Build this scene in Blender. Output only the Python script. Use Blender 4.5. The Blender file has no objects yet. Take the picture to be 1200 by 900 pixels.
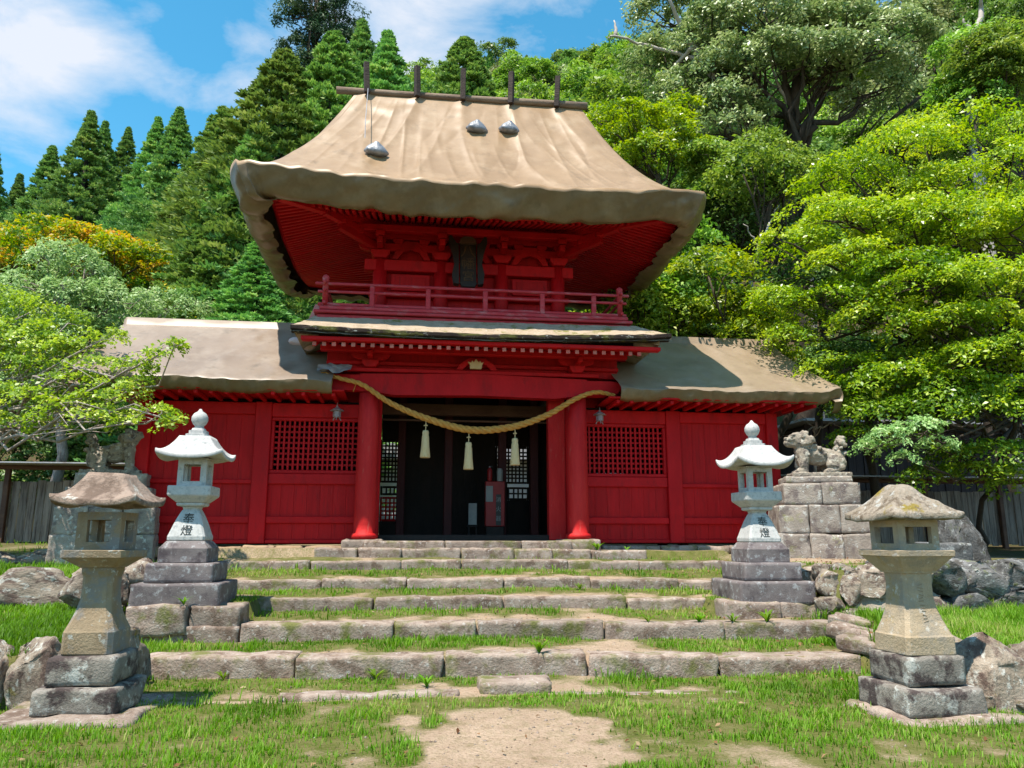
import bpy, bmesh, math, random
import numpy as np
from mathutils import Vector, Matrix, Quaternion

# ------------------------------------------------------------------ camera, sky, sun, exposure
sc = bpy.context.scene
COL = sc.collection
RAD = math.radians
F_PX, PITCH, YAW = 900.0, RAD(11.26), RAD(7.7)
CAM = np.array([-1.30, -15.0, 0.08])
cd = bpy.data.cameras.new('camera'); cam = bpy.data.objects.new('camera', cd); COL.objects.link(cam)
cd.sensor_width = 36.0; cd.lens = 36.0 * F_PX / 1200.0; cd.clip_end = 3000
cam.location = CAM; cam.rotation_euler = (RAD(90) + PITCH, 0, -YAW)
sc.camera = cam

KX, KY = 0.28, 0.285                       # the sun's rays drift this far per metre of fall
SUN = Vector((-KX, -KY, 1)).normalized()
ELEV = math.asin(SUN.z); AZ = math.atan2(SUN.x, SUN.y)
sl = bpy.data.lights.new('sun', 'SUN'); so = bpy.data.objects.new('sun', sl); COL.objects.link(so)
sl.energy = 4.9; sl.angle = RAD(0.53); sl.color = (1.0, 0.93, 0.82)
so.rotation_euler = (-SUN).to_track_quat('-Z', 'Y').to_euler()

w = bpy.data.worlds.new('World'); sc.world = w; w.use_nodes = True
nt = w.node_tree; nt.nodes.clear()
def N(t, tree, **kw):
    n = tree.nodes.new(t)
    for k, v in kw.items(): setattr(n, k, v)
    return n
sky = N('ShaderNodeTexSky', nt, sky_type='NISHITA', sun_disc=False, sun_elevation=ELEV, sun_rotation=AZ, altitude=300, air_density=1.0, dust_density=0.35, ozone_density=2.2)
hs = N('ShaderNodeHueSaturation', nt); hs.inputs['Hue'].default_value = 0.474; hs.inputs['Saturation'].default_value = 1.30; hs.inputs['Value'].default_value = .95
nt.links.new(sky.outputs[0], hs.inputs['Color'])
tc = N('ShaderNodeTexCoord', nt)
def vdir(px, py):
    f = Vector((math.sin(YAW)*math.cos(PITCH), math.cos(YAW)*math.cos(PITCH), math.sin(PITCH))); r = Vector((math.cos(YAW), -math.sin(YAW), 0)); u = r.cross(f)
    return (f + r*(px-600)/F_PX + u*(450-py)/F_PX).normalized()
mp = N('ShaderNodeMapping', nt); mp.inputs['Scale'].default_value = (1, 1, 1.7)
nt.links.new(tc.outputs['Generated'], mp.inputs['Vector'])
n1 = N('ShaderNodeTexNoise', nt); n1.inputs['Scale'].default_value = 5.5; n1.inputs['Detail'].default_value = 9; n1.inputs['Roughness'].default_value = 0.58; n1.inputs['Distortion'].default_value = .3
nt.links.new(mp.outputs[0], n1.inputs['Vector'])
tot = n1.outputs['Fac']
for (px, py, wd, amp) in ((30, 40, .10, .17), (-120, 60, .2, .12), (300, 70, .055, .17), (340, 20, .06, .10), (185, 90, .04, .12), (480, 5, .10, .24), (200, 20, .08, -.14), (130, 130, .06, -.06)):   # the cloud banks
    dn = N('ShaderNodeVectorMath', nt, operation='DISTANCE'); dn.inputs[1].default_value = vdir(px, py); nt.links.new(tc.outputs['Generated'], dn.inputs[0])
    mr_ = N('ShaderNodeMapRange', nt, interpolation_type='SMOOTHSTEP'); mr_.inputs['From Min'].default_value = wd*1.5; mr_.inputs['From Max'].default_value = 0; mr_.inputs['To Max'].default_value = amp; nt.links.new(dn.outputs['Value'], mr_.inputs['Value'])
    ad_ = N('ShaderNodeMath', nt, operation='ADD'); nt.links.new(tot, ad_.inputs[0]); nt.links.new(mr_.outputs[0], ad_.inputs[1]); tot = ad_.outputs[0]
cr = N('ShaderNodeValToRGB', nt); cr.color_ramp.elements[0].position = 0.50; cr.color_ramp.elements[1].position = 0.80
cr.color_ramp.elements[1].color = (0.9, 0.9, 0.9, 1)
nt.links.new(tot, cr.inputs[0])
cm = N('ShaderNodeMix', nt, data_type='RGBA'); cm.inputs['B'].default_value = (3.4, 3.5, 3.8, 1)
nt.links.new(cr.outputs[0], cm.inputs['Factor']); nt.links.new(hs.outputs[0], cm.inputs['A'])
bg = N('ShaderNodeBackground', nt); bg.inputs['Strength'].default_value = 0.15
nt.links.new(cm.outputs['Result'], bg.inputs['Color'])
wo = N('ShaderNodeOutputWorld', nt); nt.links.new(bg.outputs[0], wo.inputs['Surface'])

sc.view_settings.view_transform = 'Standard'; sc.view_settings.look = 'None'
sc.view_settings.exposure = 0.84; sc.view_settings.gamma = 1.0
sc.render.engine = 'CYCLES'
sc.cycles.max_bounces = 7; sc.cycles.diffuse_bounces = 4; sc.cycles.glossy_bounces = 2; sc.cycles.transmission_bounces = 5
sc.cycles.use_denoising = True

# ------------------------------------------------------------------ helpers
rng = np.random.default_rng(7); random.seed(7)
FW = np.array([math.sin(YAW)*math.cos(PITCH), math.cos(YAW)*math.cos(PITCH), math.sin(PITCH)])
RT = np.array([math.cos(YAW), -math.sin(YAW), 0.0]); UP = np.cross(RT, FW)
def at(px, py, dist):
    """a point that many metres ahead of the viewer, in the direction of a spot of the photograph"""
    return CAM + (FW + RT*(px-600)/F_PX + UP*(450-py)/F_PX) * dist
def pix(p):
    d = np.asarray(p, float) - CAM; z = d @ FW
    return 600 + F_PX*(d @ RT)/z, 450 - F_PX*(d @ UP)/z, z

_lat = np.random.default_rng(3).random((64, 64, 64))
def vnoise(x, y, z=0.0):
    x, y, z = np.broadcast_arrays(np.asarray(x, float), np.asarray(y, float), np.asarray(z, float))
    xi, yi, zi = np.floor(x).astype(int), np.floor(y).astype(int), np.floor(z).astype(int)
    fx, fy, fz = x-xi, y-yi, z-zi
    fx, fy, fz = fx*fx*(3-2*fx), fy*fy*(3-2*fy), fz*fz*(3-2*fz)
    r = 0
    for a in (0, 1):
        for b in (0, 1):
            for c in (0, 1):
                r = r + _lat[(xi+a) % 64, (yi+b) % 64, (zi+c) % 64] * (fx if a else 1-fx) * (fy if b else 1-fy) * (fz if c else 1-fz)
    return r*2-1
def fbm(x, y, z=0.0, o=4):
    r = 0; a = 1.0; f = 1.0
    for i in range(o):
        r = r + a*vnoise(np.asarray(x)*f+17*i, np.asarray(y)*f+31*i, np.asarray(z)*f+7*i); a *= .5; f *= 2.03
    return r
def sstep(a, b, x): 
    t = np.clip((x-a)/(b-a), 0, 1); return t*t*(3-2*t)

def link(o, parent=None):
    COL.objects.link(o)
    if parent is not None: o.parent = parent
    return o
def obj(name, me, mat=None, parent=None, smooth=False):
    if mat is not None and not me.materials: me.materials.append(mat)
    if smooth: me.polygons.foreach_set('use_smooth', [True]*len(me.polygons))
    return link(bpy.data.objects.new(name, me), parent)
def pymesh(verts, faces, name='m'):
    me = bpy.data.meshes.new(name); me.from_pydata([tuple(map(float, v)) for v in verts], [], [tuple(map(int, f)) for f in faces]); me.update(); return me
def quadmesh(V, F, name='m', attr=None, nper=4):
    """fast mesh from numpy arrays; F is (n, nper)"""
    me = bpy.data.meshes.new(name); V = np.asarray(V, np.float32); F = np.asarray(F, np.int32)
    me.vertices.add(len(V)); me.vertices.foreach_set('co', V.ravel())
    me.loops.add(F.size); me.loops.foreach_set('vertex_index', F.ravel())
    me.polygons.add(len(F)); me.polygons.foreach_set('loop_start', np.arange(0, F.size, nper, dtype=np.int32)); me.polygons.foreach_set('loop_total', np.full(len(F), nper, np.int32))
    if attr is not None:
        for k, (dom, val) in attr.items():
            a = me.attributes.new(k, 'FLOAT', dom); a.data.foreach_set('value', np.asarray(val, np.float32))
    me.update(calc_edges=True); return me
def thing(name, label, cat, loc=(0, 0, 0), rz=0, group=None):
    o = bpy.data.objects.new(name, None); o.empty_display_size = .2; o.location = loc; o.rotation_euler = (0, 0, rz)
    link(o); tag(o, label, cat, group, 'thing'); return o
def tag(o, label=None, cat=None, group=None, kind=None):
    if label: o['label'] = label
    if cat: o['category'] = cat
    if group: o['group'] = group
    if kind: o['kind'] = kind
    return o
def joined(ms):
    V, Fs, k = [], [], 0
    for v, f in ms:
        V += list(v); Fs += [tuple(i+k for i in q) for q in f]; k += len(v)
    return V, Fs
def cbox(x0, x1, y0, y1, z0, z1, c=.012):
    """box with chamfered edges: (verts, faces)"""
    lo, hi = (x0, y0, z0), (x1, y1, z1)
    c = min(c, .3*(x1-x0), .3*(y1-y0), .3*(z1-z0)); V = []; idx = {}
    for sx in (0, 1):
        for sy in (0, 1):
            for sz in (0, 1):
                s = (sx, sy, sz)
                for ax in range(3):
                    p = []
                    for k in range(3):
                        e = hi[k] if s[k] else lo[k]
                        p.append(e if k == ax else e + (-c if s[k] else c))
                    idx[(s, ax)] = len(V); V.append(tuple(p))
    F = []
    for ax in range(3):
        o1, o2 = (ax+1) % 3, (ax+2) % 3
        for s in (0, 1):
            q = []
            for a, b in ((0, 0), (1, 0), (1, 1), (0, 1)):
                t = [0]*3; t[ax] = s; t[o1] = a; t[o2] = b; q.append(idx[(tuple(t), ax)])
            F.append(tuple(q if s else q[::-1]))
    for ax in range(3):
        o1, o2 = (ax+1) % 3, (ax+2) % 3
        for a in (0, 1):
            for b in (0, 1):
                t0 = [0]*3; t0[o1] = a; t0[o2] = b; t1 = list(t0); t1[ax] = 1; t0, t1 = tuple(t0), tuple(t1)
                q = (idx[(t0, o1)], idx[(t1, o1)], idx[(t1, o2)], idx[(t0, o2)])
                F.append(q if (a == b) else q[::-1])
    for sx in (0, 1):
        for sy in (0, 1):
            for sz in (0, 1):
                s = (sx, sy, sz); q = tuple(idx[(s, a)] for a in range(3))
                F.append(q if (sx+sy+sz) % 2 else q[::-1])
    return V, F
def box(name, x0, x1, y0, y1, z0, z1, mat, parent=None, c=.012):
    return obj(name, pymesh(*cbox(x0, x1, y0, y1, z0, z1, c)), mat, parent)
def bar(name, a, b, wd, ht, mat, parent=None, c=.006):
    """straight square timber from a to b"""
    a, b = Vector(a), Vector(b); L = (b-a).length
    o = box(name, 0, L, -wd/2, wd/2, -ht/2, ht/2, mat, parent, c)
    o.location = a; o.rotation_euler = (b-a).to_track_quat('X', 'Z').to_euler(); return o
def tube(pts, rad, n=8, cap=True, twist=0.0, squash=1.0):
    pts = np.asarray(pts, float); m = len(pts); rad = np.broadcast_to(np.asarray(rad, float), (m,))
    T = np.gradient(pts, axis=0); T /= np.linalg.norm(T, axis=1)[:, None]+1e-9
    ref = np.array([0, 0, 1.0]) if abs(T[:, 2]).mean() < .8 else np.array([1.0, 0, 0])
    V, F = [], []
    for i in range(m):
        u = np.cross(ref, T[i]); u /= np.linalg.norm(u)+1e-9; v = np.cross(T[i], u)
        for k in range(n):
            a = 2*math.pi*k/n + twist*i; V.append(pts[i] + rad[i]*(u*math.cos(a)+v*math.sin(a)*squash))
    for i in range(m-1):
        for k in range(n): F.append((i*n+k, i*n+(k+1) % n, (i+1)*n+(k+1) % n, (i+1)*n+k))
    if cap: F.append(tuple(range(n))[::-1]); F.append(tuple((m-1)*n+k for k in range(n)))
    return V, F
def lathe(prof, n=20, cx=0, cy=0):
    V, F = [], []
    for r, z in prof:
        for k in range(n):
            a = 2*math.pi*k/n; V.append((cx+r*math.cos(a), cy+r*math.sin(a), z))
    m = len(prof)
    for i in range(m-1):
        for k in range(n): F.append((i*n+k, i*n+(k+1) % n, (i+1)*n+(k+1) % n, (i+1)*n+k))
    F.append(tuple(range(n))[::-1]); F.append(tuple((m-1)*n+k for k in range(n)))
    return V, F
def sqloft(prof, ch=.02, wob=0.0, seed=0):
    """square stone turned from (half width, height) pairs, corners chamfered"""
    V, F = [], []; R_ = np.random.default_rng(seed)
    for h, z in prof:
        c = min(ch, h*.3)
        for x, y in ((h-c, -h), (h, -h+c), (h, h-c), (h-c, h), (-h+c, h), (-h, h-c), (-h, -h+c), (-h+c, -h)):
            j = R_.normal(0, wob, 3) if wob else (0, 0, 0)
            V.append((x+j[0], y+j[1], z+j[2]*.5))
    m = len(prof)
    for i in range(m-1):
        for k in range(8): F.append((i*8+k, i*8+(k+1) % 8, (i+1)*8+(k+1) % 8, (i+1)*8+k))
    F.append(tuple(range(8))[::-1]); F.append(tuple((m-1)*8+k for k in range(8)))
    return V, F
def stone_box(sx, sy, sz, r=.03, amp=.012, seed=0, dens=5.0, freq=4.0):
    """rough quarried block, centred: rounded arrises, uneven faces"""
    nx, ny, nz = (max(3, min(22, int(s*dens*2)+2)) for s in (sx, sy, sz))
    pts = {}; V = []; F = []
    def vid(i, j, k):
        if (i, j, k) not in pts:
            pts[(i, j, k)] = len(V); V.append((i/nx-.5, j/ny-.5, k/nz-.5))
        return pts[(i, j, k)]
    for k in (0, nz):
        for i in range(nx):
            for j in range(ny):
                q = (vid(i, j, k), vid(i+1, j, k), vid(i+1, j+1, k), vid(i, j+1, k)); F.append(q if k else q[::-1])
    for j in (0, ny):
        for i in range(nx):
            for k in range(nz):
                q = (vid(i, j, k), vid(i+1, j, k), vid(i+1, j, k+1), vid(i, j, k+1)); F.append(q[::-1] if j else q)
    for i in (0, nx):
        for j in range(ny):
            for k in range(nz):
                q = (vid(i, j, k), vid(i, j+1, k), vid(i, j+1, k+1), vid(i, j, k+1)); F.append(q if i else q[::-1])
    P = np.array(V); S = np.array([sx, sy, sz])
    # crowd the grid lines toward the edges so the rounding has something to bend
    P = np.sign(P)*.5*(1-(1-np.abs(P)*2)**1.5)
    P = P*S; lim = S/2-r; lim = np.maximum(lim, S*.1)
    inn = np.clip(P, -lim, lim); d = P-inn; L = np.linalg.norm(d, axis=1)[:, None]
    P = inn + np.where(L > 1e-6, d/np.maximum(L, 1e-6)*np.minimum(L, r), 0)
    o = seed*13.7
    for ax in range(3): P[:, ax] += amp*fbm(P[:, 0]*freq+o+ax*9, P[:, 1]*freq+o, P[:, 2]*freq+o*.5, 3)
    ch = np.clip(fbm(P[:, 0]*5+o, P[:, 1]*5, P[:, 2]*5+o, 2)-.35, 0, 1)*amp*4*(np.linalg.norm(d, axis=1) > 1e-6)   # chipped arrises
    P -= P/np.maximum(np.linalg.norm(P, axis=1)[:, None], .01)*ch[:, None]
    return P, F

# ------------------------------------------------------------------ materials
def rgb(c): return (c[0], c[1], c[2], 1.0)
TONE = .74      # the picture is exposed for the shade, so lit stone, cloth and paint sit lower than book values
def mat(name, c0, c1, scale=3.0, rough=.7, bump=.3, bscale=30.0, extra=(), rand=0.0, stretch=(1, 1, 1), spec=.35, detail=6, ridged=False, bdist=.03):
    m = bpy.data.materials.new(name); m.use_nodes = True; t = m.node_tree; t.nodes.clear(); Lk = t.links.new
    out = N('ShaderNodeOutputMaterial', t); b = N('ShaderNodeBsdfPrincipled', t); Lk(b.outputs[0], out.inputs['Surface'])
    b.inputs['Roughness'].default_value = rough; b.inputs['Specular IOR Level'].default_value = spec
    tco = N('ShaderNodeTexCoord', t); mp_ = N('ShaderNodeMapping', t); mp_.inputs['Scale'].default_value = stretch
    oi = N('ShaderNodeObjectInfo', t); ad = N('ShaderNodeVectorMath', t, operation='MULTIPLY_ADD')
    ad.inputs[1].default_value = (1, 1, 1); Lk(tco.outputs['Object'], ad.inputs[0]); 
    sc_ = N('ShaderNodeVectorMath', t, operation='SCALE'); sc_.inputs[0].default_value = (37, 19, 53); Lk(oi.outputs['Random'], sc_.inputs['Scale']); Lk(sc_.outputs[0], ad.inputs[2])
    Lk(ad.outputs[0], mp_.inputs['Vector'])
    def noise(s, d=detail, ro=.6):
        n = N('ShaderNodeTexNoise', t); n.inputs['Scale'].default_value = s; n.inputs['Detail'].default_value = d; n.inputs['Roughness'].default_value = ro
        Lk(mp_.outputs[0], n.inputs['Vector']); return n.outputs['Fac']
    def ramp(v, lo, hi):
        r = N('ShaderNodeMapRange', t); r.inputs['From Min'].default_value = lo; r.inputs['From Max'].default_value = hi; Lk(v, r.inputs['Value']); return r.outputs[0]
    def mix(fac, a, c, blend='MIX'):
        x = N('ShaderNodeMix', t, data_type='RGBA', blend_type=blend)
        Lk(fac, x.inputs['Factor']) if hasattr(fac, 'node') else x.inputs['Factor'].__setattr__('default_value', fac)
        for s, v in (('A', a), ('B', c)):
            if hasattr(v, 'node'): Lk(v, x.inputs[s])
            else: x.inputs[s].default_value = rgb([q*TONE for q in v])
        return x.outputs['Result']
    col = mix(ramp(noise(scale, detail, .68), .38, .62), c0, c1)
    for i, (c, s, lo, hi) in enumerate(extra): col = mix(ramp(noise(s*(1+.13*i), 6, .68), lo-.055, lo-.055+max(hi-lo, .06)*.8), col, c)
    if rand:
        r = N('ShaderNodeMapRange', t); r.inputs['To Min'].default_value = 1-rand; r.inputs['To Max'].default_value = 1+rand; Lk(oi.outputs['Random'], r.inputs['Value'])
        h = N('ShaderNodeHueSaturation', t); Lk(r.outputs[0], h.inputs['Value']); Lk(col, h.inputs['Color']); col = h.outputs[0]
    Lk(col, b.inputs['Base Color'])
    if bump:
        bp = N('ShaderNodeBump', t); bp.inputs['Strength'].default_value = bump; bp.inputs['Distance'].default_value = bdist; hn = noise(bscale, 8, .65)
        if ridged: hn.node.noise_type = 'RIDGED_MULTIFRACTAL'; hn.node.inputs['Detail'].default_value = 4; hn.node.inputs['Roughness'].default_value = .5
        Lk(hn, bp.inputs['Height']); Lk(bp.outputs[0], b.inputs['Normal'])
    return m
def leafmat(name, cols, trans=.35, rough=.5, spec=.35):
    """leaves: tint by a per-leaf value, light through the blade"""
    m = bpy.data.materials.new(name); m.use_nodes = True; t = m.node_tree; t.nodes.clear(); Lk = t.links.new
    out = N('ShaderNodeOutputMaterial', t); b = N('ShaderNodeBsdfPrincipled', t); b.inputs['Roughness'].default_value = rough; b.inputs['Specular IOR Level'].default_value = spec
    a = N('ShaderNodeAttribute', t, attribute_name='v'); r = N('ShaderNodeValToRGB', t)
    oi = N('ShaderNodeObjectInfo', t); hh = N('ShaderNodeHueSaturation', t)
    mr = N('ShaderNodeMapRange', t); mr.inputs['To Min'].default_value = .8; mr.inputs['To Max'].default_value = 1.2; Lk(oi.outputs['Random'], mr.inputs['Value']); Lk(mr.outputs[0], hh.inputs['Value'])
    mr2 = N('ShaderNodeMapRange', t); mr2.inputs['To Min'].default_value = .485; mr2.inputs['To Max'].default_value = .515; Lk(oi.outputs['Random'], mr2.inputs['Value']); Lk(mr2.outputs[0], hh.inputs['Hue'])
    e = r.color_ramp.elements
    while len(e) < len(cols): e.new(.5)
    for i, c in enumerate(cols): e[i].position = i/(len(cols)-1); e[i].color = rgb(c)
    Lk(a.outputs['Fac'], r.inputs[0]); Lk(r.outputs[0], hh.inputs['Color']); Lk(hh.outputs[0], b.inputs['Base Color'])
    tr = N('ShaderNodeBsdfTranslucent', t); g = N('ShaderNodeHueSaturation', t); g.inputs['Value'].default_value = 1.25; g.inputs['Saturation'].default_value = 1.1; Lk(hh.outputs[0], g.inputs['Color']); Lk(g.outputs[0], tr.inputs['Color'])
    mx = N('ShaderNodeMixShader', t); mx.inputs[0].default_value = trans; Lk(b.outputs[0], mx.inputs[1]); Lk(tr.outputs[0], mx.inputs[2]); Lk(mx.outputs[0], out.inputs['Surface'])
    return m
MT = {}
MT['red'] = mat('red_lacquer', (.54, .003, .007), (.66, .006, .011), 2.2, .6, .25, 60, extra=[((.40, .006, .009), 5, .58, .80), ((.60, .06, .055), 14, .74, .86)], rand=.07, stretch=(1, 1, .35), spec=.2)
MT['red_worn'] = mat('red_lacquer_worn', (.58, .009, .012), (.68, .026, .024), 3, .6, .35, 50, extra=[((.58, .12, .09), 11, .66, .86), ((.44, .012, .014), 4, .6, .8)], stretch=(1, 1, .22), spec=.2)
MT['red_pale'] = mat('red_sheen', (.50, .018, .030), (.55, .045, .06), 5, .65, .3, 50, extra=[((.5, .18, .18), 12, .58, .8)], rand=.06, stretch=(.3, 1, 1))  # balcony red; the pinkish tone paints in the sheen
MT['red_plank'] = mat('red_plank', (.52, .003, .006), (.62, .006, .010), 3, .6, .3, 40, extra=[((.40, .004, .007), 5, .57, .78), ((.58, .030, .030), 8, .66, .84), ((.32, .014, .012), 2.2, .68, .88)], rand=.07, stretch=(4, 4, .3), spec=.2)
MT['pink'] = mat('faded_pink_paint', (.62, .24, .22), (.7, .32, .3), 4, .8, .2, 40)
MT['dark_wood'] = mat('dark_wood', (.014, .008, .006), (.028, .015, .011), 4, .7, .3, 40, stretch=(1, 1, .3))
MT['shaded_red'] = mat('shaded_red_post', (.045, .004, .004), (.07, .006, .005), 4, .7, .3, 40, stretch=(1, 1, .3))  # red of the inner posts, with the passage gloom put into the colour
MT['brown_wood'] = mat('brown_wood', (.10, .045, .030), (.16, .08, .05), 4, .7, .4, 40, stretch=(.3, 1, 1))
MT['grey_wood'] = mat('weathered_wood', (.28, .22, .18), (.42, .35, .30), 3, .85, .6, 40, extra=[((.12, .09, .08), 5, .55, .75)], rand=.22, stretch=(3, 3, .25))
MT['log'] = mat('log', (.20, .13, .09), (.33, .24, .17), 4, .85, .5, 30, stretch=(.3, 1, 1))
MT['post'] = mat('ridge_post_wood', (.035, .022, .018), (.07, .045, .035), 4, .8, .5, 30, stretch=(1, 1, .3))
MT['bark_roof'] = mat('bark_roof', (.42, .32, .22), (.55, .42, .30), 6, .95, .6, 60, extra=[((.20, .19, .035), 2.2, .60, .72), ((.60, .50, .42), 18, .62, .75)])
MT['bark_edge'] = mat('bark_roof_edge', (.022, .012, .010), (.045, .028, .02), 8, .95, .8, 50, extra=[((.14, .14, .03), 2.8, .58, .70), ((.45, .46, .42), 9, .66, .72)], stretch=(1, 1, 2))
MT['white_tip'] = mat('rafter_tip', (.56, .14, .12), (.62, .24, .20), 9, .7, .1, 40, rand=.25)
MT['gold'] = mat('pale_gold', (.68, .50, .26), (.75, .60, .35), 8, .45, .1, 40)
MT['rope'] = mat('straw_rope', (.70, .30, .055), (.80, .42, .10), 14, .8, .7, 120)
MT['straw'] = mat('straw_tassel', (.85, .60, .30), (.92, .70, .40), 30, .85, .6, 150, stretch=(3, 3, .3))
MT['plastic'] = mat('grey_bag', (.16, .17, .20), (.34, .36, .40), 7, .35, .6, 14, spec=.6)
MT['pinkbag'] = mat('pink_bag', (.72, .48, .44), (.78, .58, .54), 7, .6, .4, 20)
MT['iron'] = mat('grey_metal', (.30, .25, .27), (.42, .36, .38), 9, .5, .2, 40)
MT['black'] = mat('black_lacquer', (.012, .011, .011), (.02, .017, .016), 4, .45, .1, 40)
MT['plaque'] = mat('plaque_board', (.022, .016, .014), (.042, .028, .020), 5, .6, .4, 30)
MT['plaque_gold'] = mat('old_gold', (.07, .036, .018), (.14, .075, .03), 10, .5, .2, 40)
MT['paper'] = mat('white_paper', (.72, .70, .66), (.78, .77, .74), 4, .8, .05, 40)
MT['cabinet'] = mat('cabinet_red', (.26, .008, .008), (.33, .012, .012), 3, .5, .1, 40)
MT['shaded_paper'] = mat('shaded_paper', (.26, .25, .24), (.33, .32, .30), 4, .8, .05, 40)  # white paper darkened in colour for the dim passage
MT['plaster'] = mat('pale_plaster', (.70, .70, .72), (.78, .78, .80), 2, .9, .2, 30)
MT['tin'] = mat('tin_roof', (.40, .40, .43), (.52, .52, .55), 2, .5, .2, 20, extra=[((.3, .22, .18), 3, .6, .8)])
MT['ink'] = mat('carved_dark', (.055, .06, .055), (.09, .095, .09), 9, .9, .2, 40)
MT['faint_ink'] = mat('worn_carving', (.34, .255, .165), (.38, .29, .20), 9, .9, .2, 40)
MT['gran'] = mat('pale_granite', (.56, .545, .52), (.67, .655, .63), 9, .8, .25, 90, extra=[((.40, .41, .40), 22, .55, .75), ((.62, .57, .55), 3, .6, .8), ((.30, .29, .29), 4.5, .66, .80)])
MT['gran_base'] = mat('purple_grey_granite', (.185, .150, .148), (.26, .22, .212), 5, .8, .35, 70, extra=[((.42, .41, .41), 11, .60, .70), ((.10, .075, .080), 3.5, .58, .75)], rand=.08)
MT['old_a'] = mat('weathered_lantern_stone', (.30, .215, .13), (.40, .30, .19), 4, .9, .5, 45, extra=[((.27, .25, .23), 3, .54, .66), ((.33, .22, .09), 2.2, .62, .78), ((.52, .50, .44), 11, .64, .72)])
MT['old_b'] = mat('weathered_lantern_sandstone', (.44, .33, .21), (.54, .42, .29), 4, .9, .45, 45, extra=[((.36, .31, .25), 3, .54, .7), ((.44, .30, .10), 2.4, .64, .76), ((.60, .54, .46), 9, .64, .72)])
MT['roof_a'] = mat('lantern_roof_stone', (.36, .255, .195), (.45, .335, .265), 5, .92, .9, 30, extra=[((.20, .135, .10), 4, .53, .66), ((.66, .62, .55), 5, .66, .71)])
MT['roof_b'] = mat('lantern_roof_lichen', (.36, .29, .215), (.46, .38, .30), 6, .92, 1.0, 30, extra=[((.33, .24, .045), 3.6, .60, .68), ((.62, .60, .55), 8, .62, .70), ((.19, .14, .095), 6, .57, .70)])
MT['base_b'] = mat('lichen_base_stone', (.25, .215, .18), (.37, .33, .285), 6, .92, .6, 45, extra=[((.58, .57, .52), 5, .60, .66), ((.09, .065, .06), 3.8, .54, .66)], rand=.1)
MT['step'] = mat('step_stone', (.33, .245, .195), (.46, .365, .30), 6, .92, .7, 40, extra=[((.20, .135, .10), 4, .55, .70), ((.54, .48, .43), 13, .63, .72), ((.17, .17, .05), 2.2, .58, .74)], rand=.14)
MT['rock'] = mat('wall_rock', (.30, .235, .175), (.43, .355, .28), 4, .92, .9, 26, extra=[((.15, .10, .08), 3.5, .54, .68), ((.56, .54, .48), 6, .61, .69), ((.34, .26, .06), 2.6, .66, .78)], rand=.2)
MT['rock_dark'] = mat('grey_rock', (.15, .145, .14), (.25, .24, .235), 4, .92, .9, 26, extra=[((.09, .08, .07), 3.5, .54, .68), ((.42, .42, .40), 7, .62, .70), ((.16, .18, .06), 2.6, .62, .75)], rand=.2)
MT['warm_stone'] = mat('warm_foundation_stone', (.42, .28, .16), (.52, .38, .25), 5, .92, .6, 40, extra=[((.30, .19, .13), 5, .56, .7)], rand=.16)
MT['komainu'] = mat('statue_stone', (.36, .30, .235), (.50, .43, .34), 7, .92, .8, 45, extra=[((.17, .14, .12), 7, .54, .68), ((.62, .57, .48), 10, .60, .70)])
MT['plinth'] = mat('plinth_stone', (.35, .285, .235), (.47, .40, .34), 5, .92, .7, 40, extra=[((.22, .17, .155), 4, .54, .7), ((.60, .57, .52), 9, .62, .70), ((.38, .36, .16), 2.4, .66, .8)], rand=.10)
MT['bark'] = mat('tree_bark', (.055, .040, .030), (.10, .075, .055), 3, .95, .8, 20, stretch=(1, 1, .3))
MT['bark_pale'] = mat('pale_bark', (.34, .27, .23), (.52, .44, .40), 4, .9, .6, 20, extra=[((.16, .12, .1), 3, .6, .75)], stretch=(1, 1, .4))
MT['bark_white'] = mat('bleached_wood', (.42, .36, .32), (.58, .52, .47), 5, .9, .5, 20)
MT['shed'] = mat('shed_wall', (.035, .022, .022), (.06, .04, .038), 3, .8, .4, 30, stretch=(3, 3, .3))

def tarpmat(name, c0, c1, c2, rough):
    return mat(name, c0, c1, .9, rough, .55, 1.6, extra=[(c2, 1.7, .55, .8), ((c0[0]*.66, c0[1]*.69, c0[2]*.68), 2.3, .62, .9), ((c0[0]*.62, c0[1]*.62, c0[2]*.62), 9, .70, .86)], spec=.45, ridged=True, bdist=.10)
MT['tarp'] = tarpmat('brown_tarp', (.335, .208, .108), (.40, .255, .138), (.45, .305, .18), .44)
MT['tarp2'] = tarpmat('pale_tarp', (.275, .20, .145), (.335, .25, .185), (.38, .295, .225), .42)
MT['tarp3'] = tarpmat('grey_tan_tarp', (.285, .205, .138), (.345, .255, .175), (.38, .29, .21), .44)
MT['flap'] = tarpmat('shaded_olive_tarp', (.175, .112, .055), (.225, .148, .075), (.28, .20, .115), .40)  # olive-brown tarp, darkened in colour to carry the shade of the eave lip
MT['tarp_grey'] = tarpmat('grey_tarp', (.30, .285, .29), (.38, .365, .37), (.45, .43, .43), .5)

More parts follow.
